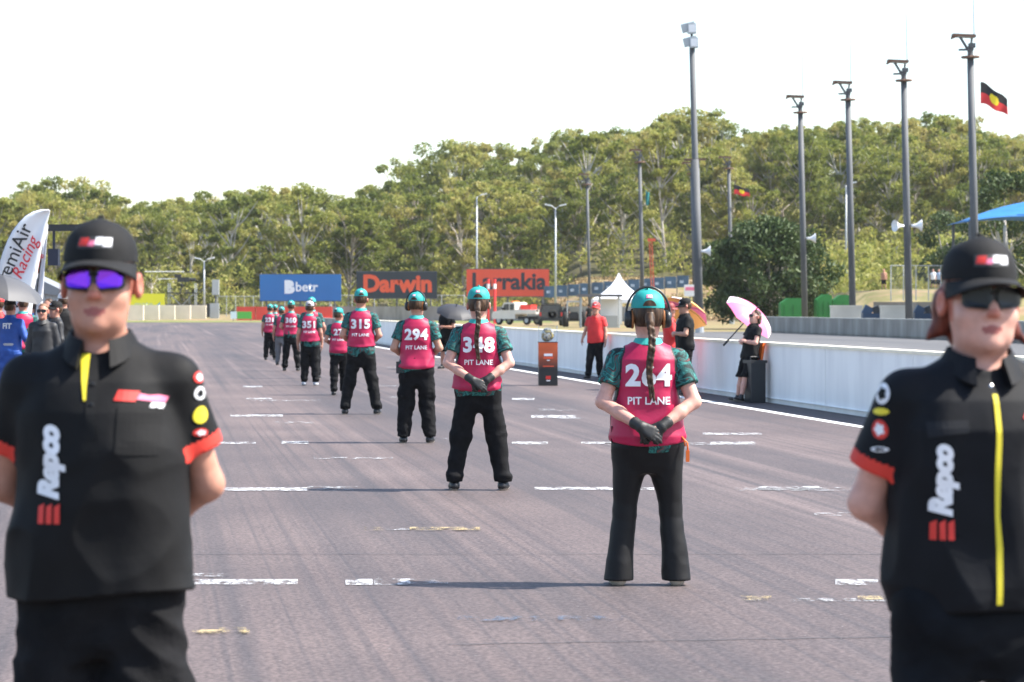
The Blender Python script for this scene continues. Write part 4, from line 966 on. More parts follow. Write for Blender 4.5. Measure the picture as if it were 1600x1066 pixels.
for s in (-1, 1):
    MB().box((s * .85, -.02, .95), (.14, .04, .3)).build('tail_light', REDP, t); MB().box((s * 1.08, 3, 1.2), (.2, .1, .18)).build('mirror', DARK, t)
    for y in (.75, 3.3): MB().lathe([(.2, -.13), (.36, -.13), (.4, 0), (.36, .13), (.2, .13)], (s * .82, y, .4), 18, 0, Matrix.Rotation(R(90), 3, 'Y')).build('wheel', TYRE, t, True)
MB().box((0, -.08, .55), (1.8, .15, .2)).build('bumper', DARK, t); MB().box((.0, 1.6, 1.8), (1.3, 2.2, .06)).build('roof_rack', DARK, t)
d = 205; t = thing('flat_canopy', 'flat dark canopy shelter on posts beyond the pit wall', 'shelter', (wx(937, d), d, 0)); zr = wz(462, d)
MB().box((0, 0, zr), (3.3, 2.6, .2)).build('roof', mat('canopy_grey', (.13, .13, .14), .7), t)
for x in (-1.4, 0, 1.4):
    for y in (-1.1, 1.1): MB().tube([(x, y, 0), (x, y, zr)], .06, 6).build('post', PALE, t)
MB().box((.9, .9, 1.2), (1.6, .05, 1.9)).build('white_screen', HORN, t); MB().box((.5, -.3, .45), (1.6, .7, .9)).build('counter', mat('counter_grey', (.4, .4, .39), .7), t)
d = 212; t = thing('tractor', 'small dark tractor with a cab beside the flat canopy', 'tractor', (wx(897, d), d, 0))
MB().box((0, .8, .75), (.7, 1.6, .6)).build('bonnet', DARK, t); k = MB().box((0, -.3, 1.95), (1.2, 1.2, .1)).build('cab_roof', PALE, t)
for x in (-.55, .55):
    for y in (-.85, .25): MB().tube([(x, y, .7), (x * .95, y, 1.9)], .05, 6).build('cab_post', PALE, t)
    MB().lathe([(.25, -.16), (.6, -.18), (.66, 0), (.6, .18), (.25, .16)], (x * 1.3, -.5, .66), 18, 0, Matrix.Rotation(R(90), 3, 'Y')).build('rear_wheel', TYRE, t, True); MB().lathe([(.12, -.1), (.3, -.12), (.34, 0), (.3, .12), (.12, .1)], (x * 1.0, 1.4, .34), 14, 0, Matrix.Rotation(R(90), 3, 'Y')).build('front_wheel', TYRE, t, True)
MB().box((0, -.4, .9), (.55, .6, .5)).build('seat', DARK, t)
d = 240; t = thing('marquee', 'white peaked marquee tent below the dry bank', 'tent', (wx(967, d), d, 0)); ze, za = wz(468, d), wz(427, d); b = MB(); n = 20; hw = 2.3
prof = [(1, ze), (.62, ze + .55), (.32, ze + 1.15), (.12, ze + 1.75), (.02, za)]
for i in range(4):
    for (k0, z0), (k1, z1) in zip(prof[:-1], prof[1:]):
        c = [(math.cos(R(45 + 90 * j)) * 1.414 * hw, math.sin(R(45 + 90 * j)) * 1.414 * hw) for j in (i, i + 1)]
        b.add([(c[0][0] * k0, c[0][1] * k0, z0), (c[1][0] * k0, c[1][1] * k0, z0), (c[1][0] * k1, c[1][1] * k1, z1), (c[0][0] * k1, c[0][1] * k1, z1)], [(0, 1, 2, 3)])
b.build('roof', mat('tent_white', (.80, .80, .82), .6), t); v_ = MB()
for s in (-1, 1): v_.box((s * hw, 0, ze - .15), (.03, 2 * hw, .32)).box((0, s * hw, ze - .15), (2 * hw, .03, .32))
v_.build('valance', MATS['tent_white'], t)
for x in (-1, 1):
    for y in (-1, 1): MB().tube([(x * hw, y * hw, 0), (x * hw, y * hw, ze)], .05, 6).build('leg', PALE, t)
t = thing('crane_boom', 'slender red lattice boom standing behind the tent', 'boom', (wx(1018, 250), 250, 0)); zt = wz(375, 250); b = MB()
for x, y in ((-.12, -.12), (.12, -.12), (.12, .12), (-.12, .12)): b.tube([(x + .25, y, 0), (x - .1, y, zt)], .035, 5)
b.build('chord', mat('crane_red', (.6, .09, .04), .5), t)
for i in range(14): MB().tube([(.12 * (-1)**i + .2 - .02 * i, -.12, zt * i / 14), (-.12 * (-1)**i + .2 - .02 * i, -.12, zt * (i + 1) / 14)], .025, 5).build('lacing', MATS['crane_red'], t)
MB().box((.0, 0, zt), (.7, .4, .25)).build('head', MATS['crane_red'], t)
GRN = mat('skip_green', (.02, .19, .035), .5, noise=(1, .12))
for x0, x1, y0, y1, d, lb in ((1220, 1262, 466, 474, 182, 'bright green skip with sloping lid by the dark tree'), (1276, 1300, 460, 476, 184, 'upright green container left of the grey poles'), (1302, 1336, 461, 464, 188, 'green container behind the pole without a speaker')):
    t = thing('skip_bin', lb, 'bin', (wx((x0 + x1) / 2, d), d, 0)); W_ = wx(x1, d) - wx(x0, d); zt = wz(y0, d)
    prism([(-W_ / 2, .15), (W_ / 2, .15), (W_ / 2, zt - .1), (W_ / 2 - .2, zt), (-W_ / 2 + .5, zt), (-W_ / 2, zt - .35)], 0, 1.6, GRN, 'tub', t)
    for k in range(3): MB().box((-W_ / 2 + W_ * (k + .5) / 3, -.04, zt * .45), (.08, .08, zt * .7)).build('rib', GRN, t)
for x0, x1, lb in ((1298, 1346, 'pale concrete block between the poles, left one'), (1376, 1424, 'pale concrete block left of the pole with two speakers'), (1462, 1490, 'pale concrete block nearest the woman in the black cap')):
    d = 158 if x0 < 1350 else 152; t = thing('concrete_block', lb, 'block', (wx((x0 + x1) / 2, d), d, 0)); W_ = wx(x1, d) - wx(x0, d)
    MB().box((0, 0, .78), (W_, .7, 1.56)).build('block_body', mat('pale_block', (.55, .51, .43), .85, noise=(1, .1)), t); MB().box((0, 0, 1.6), (W_ + .06, .76, .1)).build('lip', MATS['pale_block'], t)
for px, lb in ((1361, 'dark blue machine between two pale blocks'), (1442, 'dark blue machine right of the pole with two speakers')):
    d = 154; t = thing('pump_unit', lb, 'machine', (wx(px, d), d, 0)); m_ = mat('machine_blue', (.02, .05, .10), .5)
    MB().box((0, 0, .7), (1.0, .8, 1.0)).build('housing', m_, t); MB().box((-.2, 0, 1.35), (.5, .5, .5), M=Matrix.Rotation(.5, 3, 'Y')).build('intake', m_, t); MB().box((.3, 0, 1.3), (.35, .5, .6), M=Matrix.Rotation(-.4, 3, 'Y')).build('hood', DARK, t)
run_wall('low retaining wall below the spectators mound', 'wall', (wx(1366, 200), 200), (wx(1500, 196), 196), 1.9, .3, 3, CONG)
# shade sail
t = thing('shade_sail', 'bright blue shade structure at the right edge', 'shade', (wx(1600, 150), 150, 0)); b = MB(); a = (wx(1503, 150) - wx(1600, 150), 0, wz(347, 150)); n = 12
V = []; fs = []
for i in range(n + 1):
    for j in range(n + 1):
        u, v = i / n, j / n; V.append((a[0] + 7.5 * u, -1 + 6 * v, wz(347, 150) + .15 * math.sin(u * 5) + (2.4 * u - .5 * u * u) * math.sin(math.pi * min(1, .05 + v * .9))))
b.add(V, [(i * (n + 1) + j, (i + 1) * (n + 1) + j, (i + 1) * (n + 1) + j + 1, i * (n + 1) + j + 1) for i in range(n) for j in range(n)])
o = b.build('canopy', mat('shade_blue', (.02, .16, .40), .6, noise=(1, .15)), t, True); sol = o.modifiers.new('s', 'SOLIDIFY'); sol.thickness = .03
for x, y in ((a[0] + .3, -.8), (a[0] + 3.6, -.8), (a[0] + 7, 4.8), (a[0] + .3, 4.8)): MB().tube([(x, y, 0), (x, y, wz(347, 150) + (.1 if x < 0 else 1.2))], .08, 8).build('post', STEEL, t)
# ---- helmet on its plinth
X, Y = gp(856, 603); t = thing('display_plinth', 'orange and black plinth with a clear case by the pit wall', 'plinth', (X, Y, 0), R(2)); pm = bpy.data.materials.new('plinth_fade'); pm.use_nodes = True; n_ = pm.node_tree
tc = n_.nodes.new('ShaderNodeTexCoord'); sp = n_.nodes.new('ShaderNodeSeparateXYZ'); cr = n_.nodes.new('ShaderNodeValToRGB'); n_.links.new(tc.outputs['Object'], sp.inputs[0]); n_.links.new(sp.outputs[2], cr.inputs[0]); n_.links.new(cr.outputs[0], n_.nodes['Principled BSDF'].inputs['Base Color'])
cr.color_ramp.elements[0].position = .35; cr.color_ramp.elements[0].color = (.015, .015, .016, 1); cr.color_ramp.elements[1].position = .85; cr.color_ramp.elements[1].color = (.75, .13, .03, 1)
MB().box((0, 0, .44), (.38, .38, .88)).build('pedestal', pm, t)
for z, w_, h_, m_ in ((.63, .17, .05, WHITE), (.57, .2, .035, BOT), (.52, .06, .02, WHITE), (.40, .22, .02, BOT), (.17, .1, .07, REDP), (.11, .08, .02, WHITE)): MB().box((0, -.193, z), (w_, .006, h_)).build('emblem', m_, t)
MB().box((0, 0, .885), (.4, .4, .012)).build('base_plate', DARK, t); gl = bpy.data.materials.new('acrylic'); gl.use_nodes = True; gb = gl.node_tree.nodes['Principled BSDF']; gb.inputs['Transmission Weight'].default_value = 1; gb.inputs['Roughness'].default_value = .02; gb.inputs['IOR'].default_value = 1.05; gb.inputs['Base Color'].default_value = (.95, .97, .98, 1)
c = MB()
for s in (-1, 1): c.box((s * .185, 0, 1.05), (.006, .37, .32)).box((0, s * .182, 1.05), (.36, .006, .32))
c.box((0, 0, 1.213), (.38, .38, .006)).build('clear_case', gl, t)
hl = thing('helmet', 'gold, white and black racing helmet inside the clear case', 'helmet', (X, Y, .893), R(25)); f = Field((-.17, -.2, -.01), (.17, .2, .3), .006); f.add(ellip((0, 0, .15), (.125, .15, .135)), .02); f.add(ellip((0, .07, .08), (.095, .09, .075)), .04); f.clip(lambda x, y, z: .004 - z + 0 * x * y); f.sub(ellip((0, .17, .15), (.1, .07, .035)), .01)
f.build('shell', [ramp_mat('helmet_paint', 9, [(.4, (.55, .42, .2)), (.48, (.75, .73, .68)), (.56, (.05, .05, .05)), (.64, (.6, .47, .2))], .2, detail=2)], hl); MB().ell((0, .075, .15), (.095, .075, .045)).build('visor', GLASSD, hl, True)
# ---- umbrellas
def umbrella(label, c, rad, axis, mats_, handle, seg=8, group=None):
    t = thing('umbrella', label, 'umbrella', c); ax = Vector(axis).normalized(); M = ax.to_track_quat('Z', 'Y').to_matrix(); n = 6; me = None
    for i in range(seg):
        b = MB(); V = []; a0, a1 = 2 * math.pi * i / seg, 2 * math.pi * (i + 1) / seg
        for j in range(n + 1):
            for k in range(5):
                u = j / n; q = k / 4; a = a0 + (a1 - a0) * q; sc_ = 1 - .07 * math.sin(math.pi * q) * u; r = rad * math.sin(u * 1.15) / math.sin(1.15) * sc_
                V.append(M @ Vector((r * math.cos(a), r * math.sin(a), rad * .62 * (math.cos(u * 1.15) - 1) + rad * .02 * math.sin(math.pi * q) * u)))
        b.add(V, [(j * 5 + k, j * 5 + k + 1, j * 5 + 6 + k, j * 5 + 5 + k) for j in range(n) for k in range(4)]); b.build('canopy_panel', mats_[i % len(mats_)], t, True)
        e = M @ Vector((rad * math.cos(a0) * .99, rad * math.sin(a0) * .99, rad * .62 * (math.cos(1.15) - 1))); MB().tube([M @ Vector((0, 0, -.02)), M @ Vector((rad * .55 * math.cos(a0), rad * .55 * math.sin(a0), -rad * .14)), e], .004, 4).build('rib', DARK, t)
    MB().tube([M @ Vector((0, 0, .08)), M @ Vector((0, 0, -handle))], .012, 6).build('shaft', DARK, t); MB().tube([M @ Vector((0, 0, -handle)), M @ Vector((0, 0, -handle - .14))], .02, 8).build('handle', DARK, t); return t
UP = mat('umbrella_pink', (.75, .16, .33), .55); UW = mat('umbrella_pale', (.72, .60, .64), .55); UO = mat('umbrella_orange', (.85, .42, .12), .55); UB = mat('umbrella_black', (.03, .03, .034), .6); UG = mat('umbrella_grey', (.07, .07, .075), .6)
umbrella('pink and white umbrella held by the person leaning on the wall', (wx(1181, 48.6), 48.6, wz(484, 48.6)), .52, (.62, -.35, .72), [UP, UP, UW, UP], .75)
umbrella('pink umbrella fading to orange behind the person in black', (wx(1074, 52.6), 53.2, wz(478, 53)), .52, (.35, .5, .8), [UP, UO, UW, UO], .7)
umbrella('open black umbrella tilted over a person near the pit wall', (wx(713, 70), 70, wz(479, 70)), .5, (.15, -.35, .93), [UB], .7)
umbrella('grey umbrella with pale panels over the crowd at left', (wx(4, 44), 44, wz(430, 44)), .75, (.25, -.1, .95), [UG, UB, UG], .8)
# ---- feather banners
def feather(label, d, pts_l, pts_r, base, texts):
    """outline in photo pixels at depth d: leading edge pts_l, trailing edge pts_r"""
    t = thing('feather_banner', label, 'banner', (wx(base[0], d), d, 0)); ox = wx(base[0], d); b = MB(); V = []; n = len(pts_l); k = 8
    for (xa, ya), (xb, yb) in zip(pts_l, pts_r):
        for j in range(k + 1):
            u = j / k; V.append((wx(xa + (xb - xa) * u, d) - ox, .035 * math.sin(u * 5 + ya * .03), wz(ya + (yb - ya) * u, d)))
    b.add(V, [(i * (k + 1) + j, i * (k + 1) + j + 1, (i + 1) * (k + 1) + j + 1, (i + 1) * (k + 1) + j) for i in range(n - 1) for j in range(k)])
    o = b.build('sail', mat('banner_white', (.78, .78, .79), .6, noise=(3, .05)), t, True); sl = o.modifiers.new('s', 'SOLIDIFY'); sl.thickness = .004
    MB().tube([(wx(x, d) - ox, 0, wz(y, d)) for x, y in pts_l[::-1]] + [(0, 0, 0)][:0], .014, 6).build('pole', DARK, t, True)
    MB().tube([(wx(pts_l[-1][0], d) - ox, 0, wz(pts_l[-1][1], d)), (wx(pts_l[-1][0], d) - ox, 0, 0)], .016, 6).build('lower_pole', DARK, t)
    for body, px, py, ang, wpx, m_, sh in texts:
        U = Vector((math.cos(R(ang)), 0, math.sin(R(ang)))); W_ = Vector((-math.sin(R(ang)), 0, math.cos(R(ang)))); text_on('lettering', body, (wx(px, d) - ox, -.05, wz(py, d)), U, W_, (0, -1, 0), None, .012, m_, t, wpx * d / F, 1, .006, 0, sh)
BT = mat('banner_black_text', (.015, .015, .015), .6); RT = mat('banner_red_text', (.6, .02, .03), .6)
feather('white feather banner with black lettering emiAir at the left edge', 47, [(77, 328), (66, 327.5), (52, 331), (40, 338), (30, 348), (20, 361), (12, 376), (5, 394), (-1, 412), (-7, 432), (-12, 452), (-22, 500), (-30, 560)], [(78, 329), (77.5, 333), (76, 339), (74, 347), (72, 356), (70, 368), (67, 382), (64, 398), (61, 414), (58, 432), (54, 452), (48, 500), (42, 560)], (-30, 560), [('emiAir', 26, 390, 66, 84, BT, 0), ('Racing', 40, 404, 66, 70, RT, .3)])
feather('second white feather banner partly behind the first', 48.5, [(74, 350), (68, 380), (62, 420), (57, 460), (52, 520), (48, 570)], [(75, 351), (73, 385), (70, 425), (67, 465), (64, 520), (62, 570)], (48, 570), [('Racing', 58, 415, 78, 40, RT, .3)])
t = thing('camera_boom', 'black boom arm reaching behind the head of the man in sunglasses', 'boom', (wx(170, 58), 58, 0)); zb_ = wz(356, 58)
MB().box((-.65, 0, zb_), (1.4, .14, .14)).build('arm', DARK, t); MB().tube([(0, 0, 0), (0, 0, zb_)], .07, 8).build('mast', DARK, t); MB().box((-1.15, 0, wz(402, 58)), (.22, .25, .35)).tube([(-1.15, 0, zb_), (-1.15, 0, wz(395, 58))], .03, 6).build('hanging_head', mat('dark_navy', (.015, .02, .04), .6), t)
t = thing('shed', 'small grey shed with ribbed walls behind the crowd at left', 'shed', (wx(78, 66), 66, 0)); zr = wz(428, 66)
MB().box((0, 0, zr / 2 - .2), (.75, 1.5, zr - .4)).build('wall', mat('shed_pale', (.45, .47, .48), .6), t); prism([(-.5, zr - .4), (.5, zr - .55), (.5, zr - .42), (-.5, zr + .05)], -.9, .9, mat('shed_roof', (.2, .21, .22), .6), 'roof', t)
for i in range(5): MB().box((-.3 + .15 * i, -.77, zr / 2 - .2), (.03, .03, zr - .5)).build('rib', MATS['shed_pale'], t)
# ================================================================ the two people in front, facing us
PI = math.pi
r, sb, sho, elb = person('young man in black polo and cap with purple mirrored sunglasses, in front at left', (wx(157, 7.2), 7.2), PI, 1.80, .0062, 1.09, 1.08, stance=.15, arms=(((.248, -.085, 1.12), (.075, -.235, .985), (-.8, -.12, -.45)),) * 2, top='polo', topmat=BLACKP, sleeve=.66, cuff=mat('red_cuff', (.62, .035, .02), .7),
    pants='cargo', pantmat=mat('charcoal_cargo', (.008, .008, .009), .9, noise=(12, .3), bump=(35, .5, .008), spec=.15), cap=CAPB, hair='short', glasses=LENS_P, hem=.85, seed=3, face=1.1, hs=1.04, face_logo=True, cat='person')
def front_print(root, sb, nm, me_or_text, x, z, ang, width, m_, par=None, shear=0, bold=.004, sp=1.0):
    U = Vector((-math.cos(R(ang)), 0, math.sin(R(ang)))); V = Vector((math.sin(R(ang)), 0, math.cos(R(ang))))
    me = curve_text(me_or_text, .1, bold, sp, shear) if isinstance(me_or_text, str) else flat_mesh(me_or_text)
    return print_on(nm, me, (x, .2, z), U, V, (0, 1, 0), sb, .003, m_, par or root, .014, width)
def shirt_of(root): return [c for c in root.children if c.name.startswith('shirt')][0]
k = shirt_of(r)
front_print(r, sb, 'lettering', 'Repco', .105, 1.185, 90, .185, WHITE, k, .25, .007, .95)
for i in range(3): front_print(r, sb, 'stripe', [(-.0075, -.02), (.0075, -.02), (.0075, .03), (-.0075, .022)], .125 - .021 * i, 1.056, 0, None, REDP, k)
front_print(r, sb, 'chest_logo', [(-.03, -.013), (.022, -.013), (.03, .013), (-.022, .013)], -.085, 1.352, -4, None, REDP, k)
front_print(r, sb, 'chest_logo', [(-.036, -.007), (.03, -.009), (.036, .006), (.012, .008), (-.01, .005), (-.03, .008)], -.145, 1.346, -6, None, PINKP, k); front_print(r, sb, 'chest_logo', [(-.015, -.006), (.015, -.006), (.018, .006), (-.012, .006)], -.155, 1.327, -6, None, WHITE, k)
front_print(r, sb, 'placket', [(-.014, -.1), (.014, -.1), (.014, .1), (-.014, .1)], .0, 1.345, 0, None, mat('placket_black', (.0056, .0056, .006), .72, spec=.22), k)
front_print(r, sb, 'yellow_placket_edge', [(-.003, -.06), (.003, -.06), (.012, .055), (-.012, .055)], .022, 1.40, 4, None, YEL, k)
for z in (1.38, 1.33): MB().ell((-.0, .0, 0), (.006, .003, .006), 8).build('button', FRAME, k).location = (0, (sb.ray_cast(Vector((0, .5, z)), Vector((0, -1, 0)))[0] or Vector((0, .14, z))).y + .004, z)
pk = [(-.052, -.06), (.052, -.06), (.052, .06), (-.052, .06)]
front_print(r, sb, 'pocket', pk, -.115, 1.265, -2, None, mat('pocket_black', (.0052, .0052, .0057), .75, bump=(40, .2, .005), spec=.22), k)
def sleeve_patch(root, sb, s, items):
    """patches down the outside of a sleeve; s = -1 or 1 in the wearer's own x"""
    for nm, dz, wd, ht_, m_ in items:
        n = Vector((s * .72, .69, 0)); p = Vector((s * .27, .03, 1.40 - dz)); U = Vector((-n.y, n.x, 0)) * (1 if s < 0 else 1)
        print_on(nm, flat_mesh([(wd / 2 * math.cos(a), ht_ / 2 * math.sin(a)) for a in [2 * PI * q / 14 for q in range(14)]]), p, U, (s * .18, 0, 1), n, sb, .003, m_, shirt_of(root), .014)
        if m_ in (WHITE, REDP): print_on(nm, flat_mesh([(wd * .24 * math.cos(a) * (1 + .5 * (q % 2)), ht_ * .24 * math.sin(a) * (1 + .5 * (q % 2))) for q, a in enumerate([2 * PI * q / 10 for q in range(10)])]), p, U, (s * .18, 0, 1), n, sb, .005, BLACKP if m_ is WHITE else WHITE, shirt_of(root), .014)
sleeve_patch(r, sb, -1, [('sleeve_patch', .005, .05, .03, REDP), ('sleeve_patch', .045, .045, .034, WHITE), ('sleeve_patch', .10, .045, .045, YEL), ('sleeve_patch', .145, .04, .022, REDP)])
r2, sb, sho, elb = person('woman in black button shirt with yellow placket, cap and dark sunglasses, in front at right', (wx(1531, 7.0), 7.0), PI + .12, 1.75, .0062, 1.19, 1.16, skin=SKIN_PINK, stance=.15, arms=(((.248, -.085, 1.12), (.075, -.235, .985), (-.8, -.12, -.45)),) * 2, top='button', topmat=NAVYP, sleeve=.68,
    cuff=MATS['red_cuff'], pants='trousers', pantmat=mat('navy_trousers', (.005, .006, .008), .85, noise=(12, .3), spec=.15), cap=CAPB, hair='bob', hairmat=HAIRR, glasses=LENS_D, hem=.85, seed=8, face=1.18, hs=1.04, face_logo=True, yaw=.02)
k = shirt_of(r2)
front_print(r2, sb, 'lettering', 'Repco', .135, 1.185, 90, .18, WHITE, k, .25, .007, .95)
for i in range(3): front_print(r2, sb, 'stripe', [(-.0075, -.02), (.0075, -.02), (.0075, .03), (-.0075, .022)], .155 - .021 * i, 1.06, 0, None, REDP, k)
front_print(r2, sb, 'yellow_placket', [(-.006, -.26), (.009, -.26), (.011, -.12), (.004, -.04), (.006, .06), (.010, .14), (.009, .26), (-.003, .26), (-.004, .14), (-.008, .06), (-.007, -.04), (-.004, -.12)], .0, 1.14, 0, None, YEL, k)
front_print(r2, sb, 'chest_logo', [(-.03, -.012), (.02, -.012), (.03, .012), (-.02, .012)], -.10, 1.35, -4, None, REDP, k); front_print(r2, sb, 'pocket_flap', [(-.05, -.02), (.05, -.012), (.05, .02), (-.05, .02)], .12, 1.315, 3, None, mat('flap', (.010, .011, .014), .7, spec=.25), k)
sleeve_patch(r2, sb, 1, [('sleeve_patch', .0, .055, .055, WHITE), ('sleeve_patch', .045, .055, .018, YEL), ('sleeve_patch', .09, .045, .05, REDP), ('sleeve_patch', .14, .045, .014, WHITE)])
MB().ell((.018, 0, 1.384), (.016, .016, .016), 8)
nk = MB().tube([(.062 * math.cos(a), .02 + .075 * math.sin(a), 1.47 - .05 * max(0, math.sin(a))) for a in [PI * q / 10 for q in range(11)]], .0022, 5).build('necklace', mat('silver', (.7, .68, .65), .25, metal=1), r2, True)
MB().ell((0, .098, 1.415), (.009, .004, .011), 8).build('pendant', MATS['silver'], nk, True)
# ================================================================ the line of marshals, seen from behind
VG = 'pit lane marshals in crimson vests'
def marshal(label, px, py, h, number, **kw):
    X, Y = gp(px, py); a = dict(top='vest', number=number, group=VG, cap=TEAL); a.update(kw); return person(label, (X, Y), kw.pop('rz', 0) if 'rz' not in a else a.pop('rz'), h, **a)
m264 = marshal('pit lane marshal 264 in crimson vest, teal cap and ear muffs with a long braid', 1012, 916, 1.655, '264', cell=.0085, wid=1.1, dep=1.08, skin=SKIN_PINK, stance=.178, pants='flare', pantmat=mat('black_leggings', (.007, .0068, .0075), .6, bump=(30, .3, .004), spec=.25), gloves=True, muffs=True, hair='braid', seed=11, hs=1.14, yaw=.05, shoe=SOLE, vest_hem=.86)[0]
b = MB().tube([(.19, -.08, .93), (.215, -.1, .90), (.225, -.1, .86)], .005, 6).tube([(.20, -.1, .92), (.235, -.1, .88), (.24, -.1, .83)], .006, 6); b.build('lanyard', ORANGE, m264, True); MB().box((.238, -.1, .80), (.022, .016, .07)).build('whistle_tag', ORANGE, m264)
MB().box((-.2, -.03, .93), (.05, .08, .1)).build('belt_pouch', BLACKC, m264)
MB().tube([(0, -.25, .955), (.03, -.26, .945), (.05, -.25, .95)], .007, 6).build('cord_in_hand', ORANGE, m264)
marshal('pit lane marshal 348 in crimson vest and teal cap, plaited hair, hands clasped behind', 748, 767, 1.735, '348', cell=.0095, wid=1.06, skin=SKIN_PINK, stance=.215, pants='trousers', gloves=True, hair='braid', seed=14, hs=1.1, yaw=-.05)
m294 = marshal('pit lane marshal 294 in crimson vest with teal cap and headset', 651, 693, 1.74, '294', cell=.0105, wid=1.06, skin=SKIN_TAN, stance=.155, pants='cargo', muffs=True, seed=17, yaw=-.25, arms='front')[0]
MB().box((-.215, -.03, .90), (.05, .09, .14)).build('radio_pouch', DARK, m294)
marshal('tall pit lane marshal 315 in crimson vest over a long teal shirt, feet apart', 564, 648, 1.83, '315', cell=.011, stance=.225, arms='front', seed=19, vest_hem=.96, yaw=.1)
marshal('short pit lane marshal 27 in a teal bucket style cap', 529, 618, 1.55, '27', cell=.012, wid=.96, stance=.09, foot_y=(-.1, .22), arms='front', seed=23, vest_hem=.86, yaw=-.5, tilt=-.15)
marshal('pit lane marshal 351 in crimson vest with a pale grey cap', 484, 603, 1.68, '351', cell=.012, stance=.12, arms='hang', seed=29, vest_hem=.93, cap=GREYCAP, shoe=mat('pale_shoe', (.4, .42, .45), .6))
marshal('marshal in teal cap standing just behind marshal 351, arm out', 487, 592, 1.77, None, cell=.013, arms=('hang', 'out'), seed=31)
marshal('distant marshal in teal cap left of marshal 351, feet apart', 455, 580, 1.71, '360', cell=.013, stance=.17, arms='front', seed=33, vest_hem=.93)
marshal('distant slim marshal in grey trousers between two others', 440, 571, 1.56, None, cell=.014, wid=.95, arms='hang', seed=35, pantmat=mat('grey_trousers', (.12, .12, .13), .8), foot_y=(.1, -.1))
marshal('leftmost marshal of the far line in crimson vest', 422, 563, 1.63, '221', cell=.014, arms='hang', seed=37)
marshal('farthest marshal, half hidden behind the leftmost one', 430, 556, 1.62, None, cell=.015, arms='hang', seed=39)
# ================================================================ people along the pit wall
def wallp(px, off=.45):
    d = (.139 * 77 + .13 - off) / ((px - 800) / F + .139); return wx(px, d), d
X, Y = wallp(931); person('crew member in red polo and cap leaning on the white pit wall', (X, Y), 2.75, 1.66, .013, 1.0, top='polo', topmat=REDSH, sleeve=.6, arms=('hang', 'out'), stance=.12, foot_y=(.05, .2), cap=mat('red_cap', (.6, .03, .03), .6), face_logo=True, seed=41, skin=SKIN_TAN)
X, Y = wallp(1070, .75); person('crew member in black shirt, shorts and cap looking down, behind marshal 264', (X, Y), 1.75, 1.72, .013, 1.12, 1.15, top='polo', topmat=BLACKP, sleeve=.6, arms='folded', pants='shorts', cap=CAPB, face_logo=True, seed=43, skin=SKIN_TAN, tilt=-.25)
X, Y = wallp(1046, .7); person('crew member in red race suit half hidden behind marshal 264', (X, Y), -1.4, 1.64, .014, top='suit', topmat=REDSH, sleeve=1.0, pantmat=REDSH, arms='folded', cap=mat('dark_red_cap', (.2, .02, .02), .6), face_logo=True, seed=45)
X, Y = wallp(1160, .55); pk = person('crew member in black with shorts leaning back on the wall under a pink umbrella', (X, Y), 2.0, 1.56, .012, top='polo', topmat=BLACKP, sleeve=.5, arms='folded', pants='shorts', cap=None, hair='bob', hairmat=HAIR, glasses=LENS_D, seed=47, foot_y=(.12, .04), lean=.17, skin=SKIN_PINK)[0]
MB().box((-.02, -.19, 1.0), (.26, .05, .32)).build('orange_bib', ORANGE, pk)
t = thing('equipment_case', 'black upright case standing at the wall under the pink umbrella', 'case', (X + .2, Y - .12, 0), .3); MB().box((0, 0, .34), (.26, .3, .66)).build('case_body', DARK, t); MB().box((0, 0, .69), (.3, .34, .05)).build('lid', DARK, t); MB().tube([(-.08, 0, .71), (-.08, 0, .77), (.08, 0, .77), (.08, 0, .71)], .012, 6).build('handle', DARK, t)
X = wx(698, 71); person('person in dark clothes under the black umbrella near the pit wall', (X, 71), 2.6, 1.66, .015, top='polo', topmat=BLACKC, sleeve=.6, arms=('folded', 'hang'), seed=49, pants='shorts')
# ================================================================ crowd at the left edge
BS = mat('black_suit', (.014, .014, .016), .6, noise=(10, .3), bump=(25, .3, .006))
cr1 = person('driver in blue race suit and black cap seen from behind at the left edge', (wx(16, 44.5), 44.5), -.25, 1.70, .012, 1.08, top='suit', topmat=BLUES, sleeve=1.0, pantmat=BLUES, arms='out', cap=CAPB, seed=51)
text_on('lettering', 'FIT', (-.0, -.2, 1.33), (1, 0, 0), (0, 0, 1), (0, -1, 0), cr1[1], .004, WHITE, [c for c in cr1[0].children if c.name.startswith('race_suit')][0], .16, grid=.03)
MB().lathe([(.175, -.02), (.18, 0), (.175, .02)], (0, -.003, 1.03), 24, sy=.75).build('belt', mat('belt_grey', (.4, .4, .42), .5), cr1[0], True)
person('crew member with brown hair and sunglasses in black suit facing us', (wx(67, 43), 43), PI - .1, 1.64, .012, top='suit', topmat=BS, sleeve=1.0, pantmat=BS, arms='hang', cap=None, hair='short', hairmat=mat('light_brown_hair', (.18, .09, .045), .6), glasses=LENS_D, seed=53)
person('marshal in teal cap and crimson vest within the left crowd', (wx(36, 47), 47), .4, 1.76, .013, top='vest', cap=TEAL, seed=55, arms='hang', group=VG)
person('crew member in blue shirt and blue cap within the left crowd', (wx(53, 49), 49), .8, 1.72, .014, top='polo', topmat=BLUES, cap=mat('blue_cap', (.02, .13, .45), .6), seed=57, arms='hang')
person('crew member in black suit and black and white cap within the left crowd', (wx(87, 45), 45), 2.0, 1.66, .013, top='suit', topmat=BS, sleeve=1.0, pantmat=BS, cap=CAPB, face_logo=True, seed=59, arms='hang')
person('crew member in white cap behind the shoulder of the man in front', (wx(99, 50), 50), .3, 1.82, .014, top='polo', topmat=BLACKP, cap=mat('white_cap', (.75, .75, .75), .6), seed=61, arms='hang')
person('crew member in red shirt at the extreme left edge', (wx(-2, 47), 47), .2, 1.75, .014, top='polo', topmat=REDSH, cap=mat('red_cap', (.6, .03, .03), .6), seed=63, arms='hang')
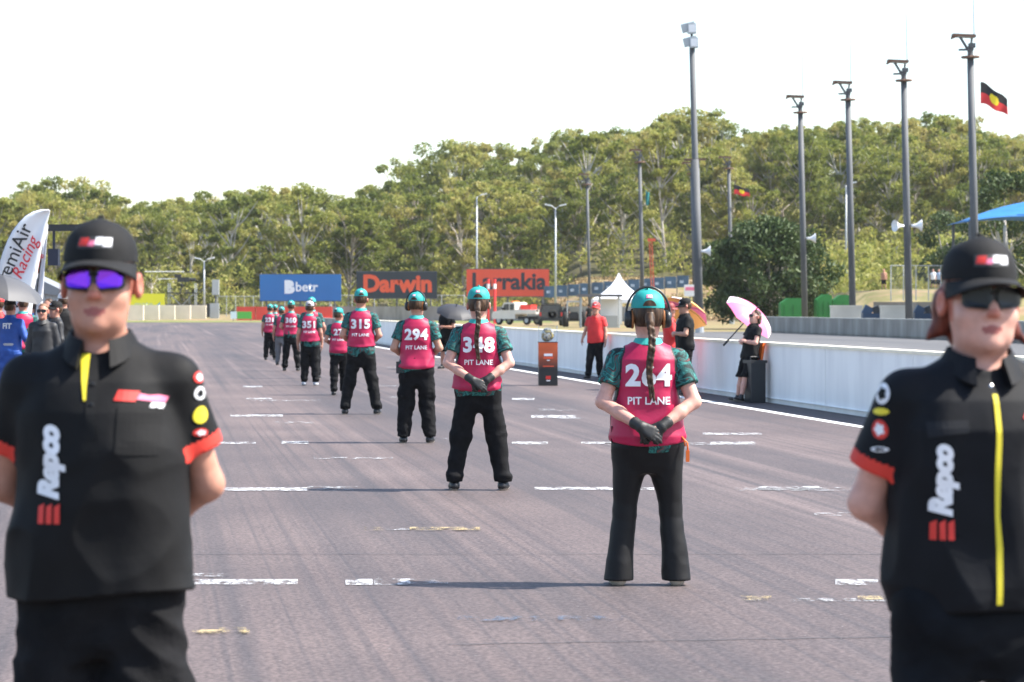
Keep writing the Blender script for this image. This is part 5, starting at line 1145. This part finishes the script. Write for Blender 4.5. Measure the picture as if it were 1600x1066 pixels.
for q, (px, d, h_, tm, cp, lb) in enumerate(((8, 52, 1.78, BS, CAPB, 'crew member in black behind the blue race suit'), (28, 54, 1.7, BLUES, MATS['blue_cap'], 'crew member in blue beneath the feather banner'), (47, 56, 1.8, BS, CAPB, 'tall crew member in black behind the teal capped marshal'), (75, 53, 1.74, BS, None, 'bareheaded crew member in black near the shed'),
        (113, 52, 1.7, BS, CAPB, 'crew member in black just left of the man in sunglasses'), (18, 57, 1.76, REDSH, None, 'crew member in red behind the crowd under the feather banner'))):
    person(lb, (wx(px, d), d), (.3, 2.8, -.5, 2.4, 1.2, -.8, 3.3)[q], h_, .015, top='suit', topmat=tm, sleeve=1.0, pantmat=tm, cap=cp, seed=80 + q, arms=('hang', 'folded')[q % 2])
# ================================================================ far people
for px, d, tm, lb in ((1458, 232, HORN, 'spectator in white shirt behind the wire fence, left one'), (1467, 233, mat('pale_blue_shirt', (.3, .4, .55), .7), 'spectator in pale blue shirt behind the wire fence'), (1381, 226, mat('tan_shirt', (.4, .2, .13), .7), 'lone spectator left of the wire fence')):
    X = wx(px, d); person(lb, (X, d, float(terrain(X, d))), 2.9, 1.7, .025, top='polo', topmat=tm, pants='shorts', seed=65 + px % 7, arms='hang', hair='short')
for px, d, lb in ((885, 214, 'official in dark clothes beside the black car'), (920, 208, 'official in dark clothes under the flat canopy')):
    person(lb, (wx(px, d), d), .5, 1.72, .025, top='polo', topmat=BLACKC, cap=CAPB, seed=70, arms='hang')
person('official in a red top far away by the low wall', (wx(690, 255), 255), 1.0, 1.7, .025, top='polo', topmat=REDSH, seed=74, arms='hang')
# ---- the warm, slightly milky air over the circuit
hz = MB().box((0, 400, 19), (1700, 940, 42)).build('haze', [], None); tag(hz, 'thin milky heat haze over the whole circuit', 'haze', kind='stuff')
hm = bpy.data.materials.new('haze_air'); hm.use_nodes = True; hn = hm.node_tree; hn.nodes.remove(hn.nodes['Principled BSDF']); pv = hn.nodes.new('ShaderNodeVolumePrincipled')
pv.inputs['Color'].default_value = (.93, .95, .97, 1); pv.inputs['Density'].default_value = .00007; hn.links.new(pv.outputs[0], hn.nodes['Material Output'].inputs['Volume']); hz.data.materials.append(hm)
